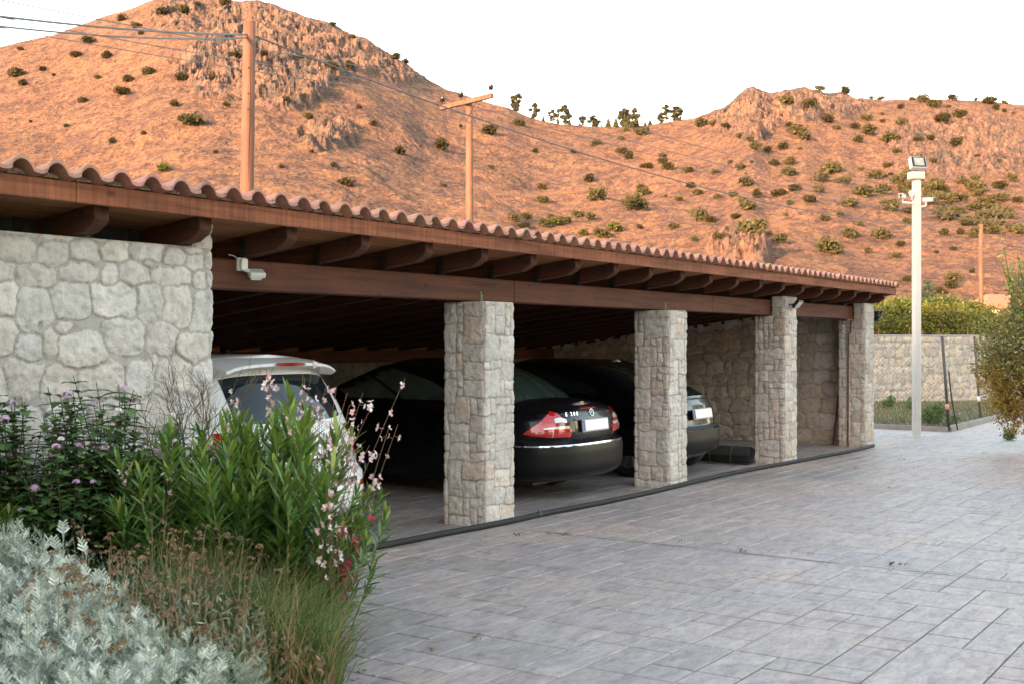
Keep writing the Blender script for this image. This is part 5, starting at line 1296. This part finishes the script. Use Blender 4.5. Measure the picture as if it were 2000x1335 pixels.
# ---------------------------------------------------------------- unseen building and tree row, added to block light from yard and carport
v = empty('shade_building', (-25, 0, 0), label='unseen pale building added behind the camera to shade the yard', cat='shade_building')
b = MB(); b.box((-9, -30, 0), (0, 13.6, 17.4)); b.box((-9, 13.6, 0), (-.5, 24, 12.0)); b.build('wall', M['plaster'], v)
b = MB(); b.box((-9.4, -30.4, 17.4), (.4, 13.9, 17.7)); b.box((-9.4, 14.25, 12.0), (0, 24.4, 12.3)); b.build('roof', M['tile'], v)
wb = MB()
for fz in (1.2, 4.8, 8.4, 11.6):
    for y in range(-28, 13, 4):
        wb = MB(); wb.box((.0, y, fz), (.05, y+1.5, fz+1.6)); wb.build('window', GL, v)
HED = leaf_mat('sky_block_leaves', (.012, .028, .010), (.035, .055, .02), .6, .8, .1)
hd = tree_mesh(400, 8, rcl(np.random.RandomState(3), 26, 8, 1.0, 7.6, 2.6, 1.1, 1.7), 2600, .55, .3, BARK, HED, 6, .7)  # added trees, keep low sky light out of the carport
for k in range(4):
    place_tree(hd, 'sky_block_tree', (-2+k*9.2, -13.5+math.sin(k*2)*.8, 0), (1.0, 1.0, .75+.1*math.sin(k*3)), k*1.3, 'unseen evergreen tree added across the driveway to block low sky light', 'added evergreen row blocking low sky light')
# ---------------------------------------------------------------- planting bed
def bedz(x, y):
    f = x*CT+y*ST; r = x*ST-y*CT; e = edge_r(f)-r
    return gz(x)+.02+.16*min(1, max(0, e)/.5)+.05*float(fbm(np.array([x*2.2]), np.array([y*2.2]), 3)[0])*min(1, max(0, e)/.25)
def edge_r(f): return float(np.interp(f, [2.0, 4.2, 5.2, 6.2, 7.4, 8.1], [-.40, -.66, -.86, -1.0, -1.14, -1.5]))
V = []; F = []; fs = np.arange(2.0, 8.15, .07); ts = np.linspace(0, 1, 34)
for f in fs:
    er = edge_r(f)
    for t in ts:
        r = er-t*(er+max(3.6, f*.62)) if False else er - t*(4.2+er*.0)
        p = cw(f, r); yc = min(p.y, 5.76); xx = p.x; V.append((xx, yc, bedz(xx, yc) if t > 0 else gz(xx)-.01))
n, k = len(fs), len(ts)
for i in range(n-1):
    for j in range(k-1): A = i*k+j; F.append((A, A+1, A+k+1, A+k))
o = mesh_np('bed_soil', np.array(V), F, simple('dark_soil', (.055, .042, .028), .95, 0, .4, 9, .8, 30, bd=.03), smooth=True); tag(o, kind='structure')

class LB:
    """collects leaves as folded strips"""
    def __init__(s, seed): s.V = []; s.F = []; s.rs = np.random.RandomState(seed)
    def leaf(s, p, d, L, w, up=(0, 0, 1), droop=.15, fold=.25, seg=4, shape=None):
        p = Vector(p); d = Vector(d).normalized(); side = d.cross(Vector(up)); 
        if side.length < .05: side = d.cross(Vector((1, 0, 0)))
        side.normalize(); nrm = side.cross(d).normalized(); k = len(s.V); prof = shape or (lambda t: math.sin(min(1, t*1.02)*math.pi)**.75)
        for i in range(seg+1):
            t = i/seg; c = p+d*L*t-Vector((0, 0, 1))*droop*L*t*t; ww = w*.5*prof(max(.04, min(.97, t))); 
            s.V += [tuple(c-side*ww+nrm*ww*fold), tuple(c), tuple(c+side*ww+nrm*ww*fold)]
        for i in range(seg):
            a = k+i*3; s.F += [(a, a+1, a+4, a+3), (a+1, a+2, a+5, a+4)]
    def obj(s, name, mat, parent=None, link=True, smooth=True): return mesh_np(name, np.array(s.V), np.array(s.F), mat, parent, smooth, link=link)
def frame(d):
    d = Vector(d).normalized(); a = d.cross(Vector((0, 0, 1))); a = a.normalized() if a.length > .05 else Vector((1, 0, 0)); return d, a, a.cross(d)

# --- oleander
OL = leaf_mat('oleander_leaves', (.045, .11, .026), (.12, .23, .042), .38, 3, .22, .5); OLY = leaf_mat('young_oleander_leaves', (.10, .18, .025), (.22, .29, .045), .38, 3, .3, .5)
STG = simple('green_yellow_stem', (.20, .22, .045), .6, 0, .25, 20)
def oleander(seed, H, nst=7, lean=(0, 0), spread=.30):
    rs = np.random.RandomState(seed); lb, ly, st = LB(seed), LB(seed+1), MB()
    for s_ in range(nst):
        h = H*rs.uniform(.72, 1.0) if s_ else H; a = rs.uniform(0, 6.28); b0 = Vector((rs.normal(0, .07), rs.normal(0, .07), -.05)); tip = b0+Vector((math.cos(a)*spread*rs.uniform(.3, 1)+lean[0], math.sin(a)*spread*rs.uniform(.3, 1)+lean[1], h))
        pts = []
        for t in np.linspace(0, 1, 9): pts.append(b0+(tip-b0)*t+Vector((lean[0], lean[1], 0))*(t*t-t)*.6+Vector((rs.normal(0, .006), rs.normal(0, .006), 0)))
        st.tube(pts, [.0075*(1-.65*t) for t in np.linspace(0, 1, 9)], 6)
        nw = int(h/.050); 
        for w in range(nw):
            t = .22+.78*w/nw; i = min(7, int(t*8)); p = pts[i]+(pts[i+1]-pts[i])*(t*8-i); d, u, v = frame(pts[i+1]-pts[i]); el = .42+.78*(t-.22)
            if w > nw-3: el = 1.1
            for q in range(3):
                if rs.rand() < (.35 if t < .45 else .05): continue
                A = q*2.094+(w % 2)*1.047+rs.normal(0, .25); o_ = u*math.cos(A)+v*math.sin(A); dd = o_*math.cos(el+rs.normal(0, .15))+d*math.sin(el+rs.normal(0, .15))
                L_ = rs.uniform(.14, .21)*(1 if w < nw-3 else .75); tgt = ly if (t > .84 and rs.rand() < .6) else lb
                tgt.leaf(p, dd, L_, rs.uniform(.019, .027), droop=rs.uniform(.0, .18), fold=.3)
    return st, lb, ly
OLP = []
for k, (H, n_) in enumerate([(1.3, 8), (1.3, 7), (1.0, 7)]):
    st, lb, ly = oleander(500+k*10, H, n_); OLP.append(((st, lb, ly), H))
OM = []
for (s3, H) in OLP:
    a = s3[0].build('stems', STG, None, True); COL.objects.unlink(a); OM.append(((a, s3[1].obj('leaves', OL, link=False), s3[2].obj('young_leaves', OLY, link=False)), H))
r_ = np.random.RandomState(77)
def put(protos, H0, name, px, d, ytop, label, group=None, cat='shrub', lean=(0, 0), rz=None, zoff=0):
    p = at(px, 665, d); z = bedz(p.x, p.y)+zoff; H = 1.6-(ytop-665)/2300*d-z; s = H/H0
    t = empty(name, (p.x, p.y, z), r_.uniform(0, 6.28) if rz is None else rz, label=label, cat=cat, group=group); t.scale = (s**.6, s**.6, s)
    if lean != (0, 0): t.rotation_euler = (lean[0], lean[1], t.rotation_euler[2])
    for m_ in protos: c = m_.copy(); COL.objects.link(c); c.parent = t
    return t
OG = 'oleander shrubs in the bed'
for k, (px, d, y, lab) in enumerate([
    (325, 5.9, 835, 'oleander with tall yellowish stems, leftmost of the tall ones in front of the stone wall'), (405, 5.6, 815, 'upright oleander in front of the right end of the rubble stone wall'), (470, 6.3, 815, 'green oleander before the left edge of the white car'),
    (512, 5.7, 748, 'tallest oleander, its tip reaching over the rear window of the white car'), (505, 6.3, 800, 'dense oleander below the rear window of the white car'), (545, 5.8, 815, 'oleander with yellow young tips in front of the white car'),
    (568, 6.2, 795, 'oleander with bright yellow tips at the right corner of the white car'), (100, 5.9, 965, 'short dark oleander behind the silver foliage at the left'), (200, 5.8, 960, 'short oleander with a bright stem right of the leftmost ones'), (15, 5.7, 975, 'short oleander at the left edge of the photo'),
    (440, 5.3, 900, 'lower oleander at the front of the tall group'), (545, 5.4, 880, 'front oleander rising above the dry grass'), (370, 6.4, 850, 'oleander half hidden at the back beside the wall corner'), (560, 5.4, 905, 'low front oleander next to the red flowers'), (265, 6.2, 880, 'dark oleander below the lilac flowers'),
    (295, 5.5, 880, 'oleander at the left front of the tall group'), (360, 5.3, 905, 'oleander with bare lower stems behind the brown seed heads'), (475, 5.5, 850, 'leafy oleander in the middle front of the tall group'), (430, 6.0, 800, 'tall oleander between the wall corner and the white car')]):
    pm_, H0 = OM[k % 3 if k not in (7, 8, 9) else 2]
    put(pm_, H0, 'oleander', px, d, y, lab, OG)
for (px, d, y, lab, l_) in [(628, 6.1, 940, 'oleander leaning right over the paving below the car bumper', .42), (600, 5.8, 995, 'low oleander sprays leaning out over the paving edge', .45)]:
    t = put(OM[1][0], 1.3, 'oleander', px, d, y, lab, OG, rz=0); ax = Vector((ST, -CT, 0)); t.rotation_euler = (Matrix.Rotation(l_, 3, ax.cross(Vector((0, 0, 1))).normalized()*-1)).to_euler()

# --- silver dusty miller
SV = leaf_mat('silver_felt_leaves', (.37, .405, .365), (.56, .60, .53), .85, 4, .15, .15); SVS = simple('silver_stem', (.30, .33, .29), .9, 0, .15, 20)
def lobed(lb, p, d, L, rs):
    d, u, v = frame(d); side = u; lb.leaf(p, d, L, L*.16, droop=.1, fold=.1, seg=3, shape=lambda t: .5+.6*t if t < .8 else .5)
    for k in range(4):
        t = .25+.2*k; q = Vector(p)+d*L*t; ll = L*(.42-.05*k)
        for s_ in (-1, 1):
            dd = d*.75+side*s_*.75+v*rs.normal(.1, .15); lb.leaf(q, dd, ll, ll*.34, up=tuple(v), droop=.0, fold=.05, seg=2, shape=lambda t: .35+.75*t if t < .8 else .75)
def dusty(seed, n=52, H=.62):
    rs = np.random.RandomState(seed); lb = LB(seed); st = MB()
    for k in range(n):
        a = rs.uniform(0, 6.28); ra = math.sqrt(rs.rand())*.30; h = H*(1-.55*(ra/.30)**2)*rs.uniform(.8, 1.08); tip = Vector((math.cos(a)*ra, math.sin(a)*ra, h)); b0 = tip*.25; b0.z = 0
        m_ = (b0+tip)/2+Vector((0, 0, -.02)); st.tube([b0, m_, tip], [.004, .003, .002], 5)
        for q in range(9):
            t = .45+.55*q/9; p = b0+(tip-b0)*t; A = q*2.4+rs.normal(0, .3); el = .25+1.0*max(0, (t-.55))*1.9+rs.normal(0, .12); o_ = Vector((math.cos(A), math.sin(A), 0)); dd = o_*math.cos(el)+Vector((tip.x*.6, tip.y*.6, 1)).normalized()*math.sin(el)
            lobed(lb, p, dd, rs.uniform(.045, .085), rs)
    a = st.build('stems', SVS); COL.objects.unlink(a); return (a, lb.obj('leaves', SV, link=False))
DM = [dusty(600+k) for k in range(3)]
DL = [(-25, 4.7, 1005, 'silver leaved dusty miller at the top left of its patch'), (50, 4.6, 1012, 'tallest silver mound against the short oleanders'), (115, 4.4, 1050, 'silver dusty miller stepping down right of the tallest mound'), (170, 4.3, 1125, 'silver dusty miller at the right end of the upper mound'),
      (0, 4.0, 1105, None), (75, 4.0, 1110, None), (150, 3.9, 1150, None), (-30, 3.5, 1200, None), (50, 3.4, 1225, None), (130, 3.4, 1235, None), (215, 3.6, 1195, None), (295, 3.7, 1205, 'bright silver rosette at the right of the low patch'), (240, 3.25, 1260, None), (330, 3.4, 1265, 'pale silver plant low at the bottom, below the dry stalks'),
      (405, 3.9, 1235, 'spindly silver plant standing alone before the dry grass'), (30, 3.0, 1300, None), (130, 3.0, 1310, None)]
for k, (px, d, y, lab) in enumerate(DL):
    put(DM[k % 3], .62, 'dusty_miller', px, d, y, lab or 'silver grey dusty miller in the dense patch at the lower left corner', 'dusty miller plants', 'plant')
# --- lantana with lilac heads
LM = leaf_mat('lantana_leaves', (.045, .105, .033), (.11, .20, .06), .5, 3, .15, .4); LIL = leaf_mat('lilac_petals', (.50, .30, .52), (.70, .50, .70), .6, 5, .3); WHT = leaf_mat('pale_pink_petals', (.72, .60, .62), (.85, .80, .80), .6, 5, .3)
def ovate(t): return (t/.35)**.6 if t < .35 else max(.05, 1-((t-.35)/.65)**1.6)
def flower_ball(V, F, c, r, n, rs):
    for k in range(n):
        d = Vector(rs.normal(0, 1, 3)).normalized(); d.z = abs(d.z)*.8; p = Vector(c)+d*r; f, u, v = frame(d); s_ = r*.42; b_ = len(V)
        V += [tuple(p+u*s_), tuple(p+v*s_), tuple(p-u*s_), tuple(p-v*s_)]; F.append((b_, b_+1, b_+2, b_+3))
def lantana(seed, H=1.0, n=26, nf=9):
    rs = np.random.RandomState(seed); lb, st = LB(seed), MB(); V, F = [], []
    for s_ in range(n):
        a = rs.uniform(0, 6.28); h = H*rs.uniform(.45, 1); ra = rs.uniform(.05, .36)*(1.15-.5*h/H); tip = Vector((math.cos(a)*ra, math.sin(a)*ra, h)); pts = [Vector((tip.x*.15, tip.y*.15, 0)), tip*.5+Vector((0, 0, .04)), tip]
        st.tube(pts, [.006, .004, .002], 5)
        for q in range(18):
            t = .2+.8*q/18; p = pts[0]+(tip-pts[0])*t+Vector((0, 0, .1*t*(1-t))); A = q*1.57+rs.normal(0, .3)
            for e_ in (0, math.pi): o_ = Vector((math.cos(A+e_), math.sin(A+e_), rs.uniform(.0, .5))); lb.leaf(p, o_, rs.uniform(.06, .10), rs.uniform(.042, .062), droop=.3, fold=.2, seg=4, shape=ovate)
        if s_ < nf: flower_ball(V, F, tip+Vector((0, 0, .012)), rs.uniform(.014, .022), 36, rs)
    a = st.build('stems', simple('brown_green_stem', (.09, .085, .04), .8)); COL.objects.unlink(a)
    return (a, lb.obj('leaves', LM, link=False), mesh_np('flowers', np.array(V), F, LIL if seed % 2 else WHT, link=False))
LP = [lantana(701, nf=8, n=30), lantana(702, nf=9, n=30), lantana(703, nf=5, n=20)]
for (px, d, y, q, lab) in [(248, 6.3, 700, 2, 'tall leafy lantana climbing up the stone wall'), (215, 5.9, 800, 1, 'bushy lantana with white and pink flower heads before the wall'), (170, 6.1, 745, 0, 'dark leaved lantana with lilac heads left of the tallest one'), (60, 6.0, 760, 0, 'lantana with lilac heads near the left edge of the photo'), (15, 5.8, 730, 2, 'sparse lantana stem at the far left against the wall'),
                          (130, 5.7, 850, 0, 'low lantana with lilac heads above the short oleanders'), (280, 5.8, 860, 0, 'lantana with lilac heads beside the oleander stems'), (330, 6.4, 810, 1, 'pale flowered lantana at the foot of the bare twigs')]:
    put(LP[q], 1.0, 'lantana', px, d, y, lab, 'lantana bushes')
# --- gaura: thin wands with butterfly flowers
PK = leaf_mat('white_pink_petals', (.70, .36, .42), (.88, .74, .76), .6, 5, .3); RDP = leaf_mat('crimson_petals', (.42, .03, .06), (.60, .10, .14), .6, 5, .3); WS = simple('reddish_wand', (.20, .12, .05), .8, 0, .2, 20)
GF = leaf_mat('fine_green_leaves', (.05, .09, .025), (.12, .17, .05), .6, 3, .2)
def gaura(seed, H=1.2, n=12, red=False, spread=.35, lean=(.02, -.03), dens=1.0):
    rs = np.random.RandomState(seed); st, lb = MB(), LB(seed); V, F = [], []
    for s_ in range(n):
        a = rs.uniform(0, 6.28); h = H*rs.uniform(.6, 1); e = Vector((math.cos(a)*spread*rs.rand()+lean[0]*h, math.sin(a)*spread*rs.rand()+lean[1]*h, h)); b0 = Vector((rs.normal(0, .06), rs.normal(0, .06), 0)); pts = [b0+(e-b0)*t-Vector((e.x, e.y, 0))*.35*t*(1-t) for t in np.linspace(0, 1, 7)]
        st.tube(pts, [.0028*(1-.6*t) for t in np.linspace(0, 1, 7)], 5)
        for q in range(26):
            t = q/26*.7; i = int(t*6); p = pts[i]+(pts[i+1]-pts[i])*(t*6-i); lb.leaf(p, (rs.normal(), rs.normal(), .5), rs.uniform(.03, .06), .007, seg=2)
        for q in range(int(rs.randint(5, 11)*dens)):
            t = rs.uniform(.62, 1.0); i = min(5, int(t*6)); p = pts[i]+(pts[i+1]-pts[i])*(t*6-i); d = Vector((rs.normal(), rs.normal(), rs.normal(.3, .6))).normalized(); c = p+d*rs.uniform(.008, .03); st.tube([p, c], .0012, 4, cap=False)
            f, u, v = frame(d); sz = rs.uniform(.011, .020)
            for w in range(4):
                A = w*1.1-1.6; o_ = u*math.cos(A)+v*math.sin(A); o2 = f*.35; k = len(V); sd2 = (u*-math.sin(A)+v*math.cos(A))*sz*.5
                V += [tuple(c), tuple(c+(o_+o2)*sz*.6+sd2), tuple(c+(o_+o2)*sz*1.2), tuple(c+(o_+o2)*sz*.6-sd2)]; F.append((k, k+1, k+2, k+3))
    a = st.build('stems', WS); COL.objects.unlink(a)
    return (a, lb.obj('leaves', GF, link=False), mesh_np('flowers', np.array(V), F, RDP if red else PK, link=False))
for k, (px, d, y, kw, lab) in enumerate([(575, 6.3, 640, dict(n=3, H=1.5, spread=.08, lean=(.05, -.05), dens=1.3), 'tallest gaura wand with white pink flowers rising before the dark carport'), (570, 6.1, 715, dict(n=20, spread=.40, dens=1.4), 'dense gaura with white pink flowers in front of the rear window'), (600, 6.2, 705, dict(n=12, spread=.24, lean=(.12, -.12)), 'gaura arching right beside the white car roof'),
      (500, 6.2, 740, dict(n=12, spread=.35, lean=(0, 0), dens=1.5), 'gaura with pale flowers behind the tallest oleander'), (640, 5.5, 800, dict(n=10, spread=.3), 'gaura with few white flowers in the middle of the oleanders'), (350, 5.7, 830, dict(n=8, spread=.4, lean=(0, 0)), 'thin gaura between the oleanders and the lantana'),
      (575, 5.6, 900, dict(n=9, red=True, spread=.2), 'crimson flowered gaura below the white car bumper'), (630, 5.7, 985, dict(n=6, red=True, spread=.2, lean=(.12, -.12), H=.8), 'low crimson gaura leaning over the paving edge'), (640, 6.0, 715, dict(n=3, spread=.08, lean=(.26, -.24)), 'gaura with long wands reaching right towards the black saloon')]):
    H0 = kw.get('H', 1.2); put(gaura(800+k*7, **kw), H0, 'gaura', px, d, y, lab, 'gaura plants', rz=0)
# --- bare twiggy shrub against the wall
def twig(b, p, d, L, r, dep, rs):
    e = p+d*L; m_ = (p+e)/2+Vector(rs.normal(0, .012, 3)); b.tube([p, m_, e], [r, r*.85, r*.7], 5, cap=False)
    if dep:
        for k in range(rs.randint(2, 4)): twig(b, p+(e-p)*rs.uniform(.45, 1), (d+Vector(rs.normal(0, .38, 3))+Vector((0, 0, .18))).normalized(), L*rs.uniform(.55, .8), r*.62, dep-1, rs)
rs3 = np.random.RandomState(9); b = MB()
for k in range(5): twig(b, Vector((rs3.normal(0, .03), rs3.normal(0, .03), 0)), Vector((rs3.normal(0, .28), rs3.normal(0, .2), 1)).normalized(), .34, .005, 4, rs3)
p = at(352, 665, 6.5); o = b.build('bare_shrub', simple('grey_twigs', (.13, .10, .075), .9, 0, .2, 10)); o.location = (p.x, p.y, bedz(p.x, p.y)+.30); o.scale = (1.35, 1.35, 1.3); tag(o, 'leafless shrub of thin grey twigs in front of the stone wall', 'shrub')
# --- grasses, dry stalks
def reg(fr, rr, n_ed=True):
    def g(rs, n):
        out = []
        while len(out) < n:
            f = rs.uniform(*fr); r = rs.uniform(*rr)
            if r > edge_r(f)+.05: continue
            p = cw(f, r)
            if p.y < 5.7: out.append((p.x, p.y))
        return out
    return g
def regp(fr, pr):
    def g(rs, n):
        out = []
        while len(out) < n:
            f = rs.uniform(*fr); r = (rs.uniform(*pr)-1000)/2300*f
            if r > edge_r(f)+.04: continue
            p = cw(f, r)
            if p.y < 5.7: out.append((p.x, p.y))
        return out
    return g
GRN = leaf_mat('wild_grass_blades', (.055, .10, .022), (.125, .175, .05), .6, 2, .25); DRY = leaf_mat('dry_straw_blades', (.20, .14, .065), (.38, .28, .14), .8, 2, .2); BRN = leaf_mat('brown_seed_heads', (.12, .075, .04), (.24, .16, .09), .9, 2, .1)
o = blades('wild_grass', GRN, 9500, regp((4.5, 6.9), (330, 660)), .42, .0042, 21, .30, zf=bedz); tag(o, 'tangle of fine green wild grass along the edge of the planting bed', 'grass', kind='stuff')
o = blades('bed_grass', GRN, 5000, regp((3.2, 7.0), (-150, 500)), .34, .0042, 24, .4, zf=bedz); tag(o, 'low green grass between the plants of the bed', 'grass', kind='stuff')
o = blades('dry_grass', DRY, 1500, regp((4.4, 5.8), (320, 640)), .46, .0026, 22, .32, zf=bedz); tag(o, 'dry straw coloured grass in front of the oleanders', 'grass', kind='stuff')
V, F = [], []; st = MB(); rs4 = np.random.RandomState(31); hd_ = []
for k in range(130):
    (x, y) = (regp((4.1, 5.2), (170, 470)) if k % 3 else regp((3.4, 4.3), (60, 450)))(rs4, 1)[0]; z = bedz(x, y); h = rs4.uniform(.30, .60); e = Vector((x+rs4.normal(0, .07), y+rs4.normal(0, .07), z+h)); st.tube([Vector((x, y, z)), (Vector((x, y, z))+e)/2+Vector(rs4.normal(0, .01, 3)), e], [.0025, .002, .0014], 4, cap=False)
    for q in range(3): flower_ball(V, F, e+Vector(rs4.normal(0, .022, 3)), rs4.uniform(.008, .016), 14, rs4)
n0 = len(st.v); st.v += V; st.f += [tuple(i+n0 for i in f) for f in F]; st.m += [1]*len(F)
o = st.build('dry_stalks', [simple('straw_stalk', (.30, .22, .13), .9), BRN], fixn=False); tag(o, 'thicket of dry stalks with brown seed heads between silver plants and grass', 'dry stalks', kind='stuff')
def fine(name, n, fr, pr, zr_, mat, label, seed, size=.045, asp=.16):
    rs = np.random.RandomState(seed); pts = regp(fr, pr)(rs, n)
    V, F = leaf_cards(rs, n, lambda i: ((pts[i][0], pts[i][1], bedz(*pts[i])+rs.uniform(0, 1)**.8*zr_), (0, 0, .7)), size, asp=asp)
    o = mesh_np(name, V, F, mat); tag(o, label, 'ground cover', kind='stuff')
fine('ground_cover', 15000, (4.6, 6.6), (300, 655), .40, GF, 'fine leaved green ground cover filling the right side of the bed', 41)
fine('leaf_litter', 5000, (4.2, 6.2), (330, 665), .34, BRN, 'brown withered leaves and litter low in the bed', 42, .035, .3)
fine('grey_undergrowth', 7000, (3.4, 5.2), (60, 520), .42, leaf_mat('grey_green_undergrowth', (.15, .18, .13), (.26, .30, .22), .8, 3, .15), 'grey green undergrowth between the silver plants', 43, .035, .2)
# litter at the bed edge and little leaves on the paving
rs5 = np.random.RandomState(50); pts = []
for k in range(420):
    f = rs5.uniform(4.3, 6.2); r = edge_r(f)+abs(rs5.normal(0, .10)); p = cw(f, r); pts.append(((p.x, p.y, gz(p.x)+.008), (rs5.normal(), rs5.normal(), .05)))
V, F = leaf_cards(rs5, len(pts), lambda i: pts[i], .03, asp=.25); o = mesh_np('fallen_leaves', V, F, BRN); tag(o, 'dry leaves and stalk bits scattered on the paving at the bed edge', 'fallen leaves', kind='stuff')
for (px, py) in [(1010, 1046), (1075, 1043), (1100, 1044), (1325, 1058), (1450, 1078), (1580, 1084), (1762, 1104), (1745, 1103), (1640, 893), (1764, 898), (1790, 912), (1738, 953), (1598, 916), (845, 1272), (925, 1250), (1920, 885), (1672, 914)]:
    p = gp(px, py); L_ = []
    for k in range(5): L_.append(((p.x+rs5.normal(0, .02), p.y+rs5.normal(0, .02), gz(p.x)+.008+.004*k), (rs5.normal(), rs5.normal(), .1)))
    V, F = leaf_cards(rs5, 5, lambda i: L_[i], .045, asp=.3); o = mesh_np('dry_leaf', V, F, BRN); tag(o, 'small dry leaf lying on the open driveway', 'leaf', 'dry leaves on the driveway')
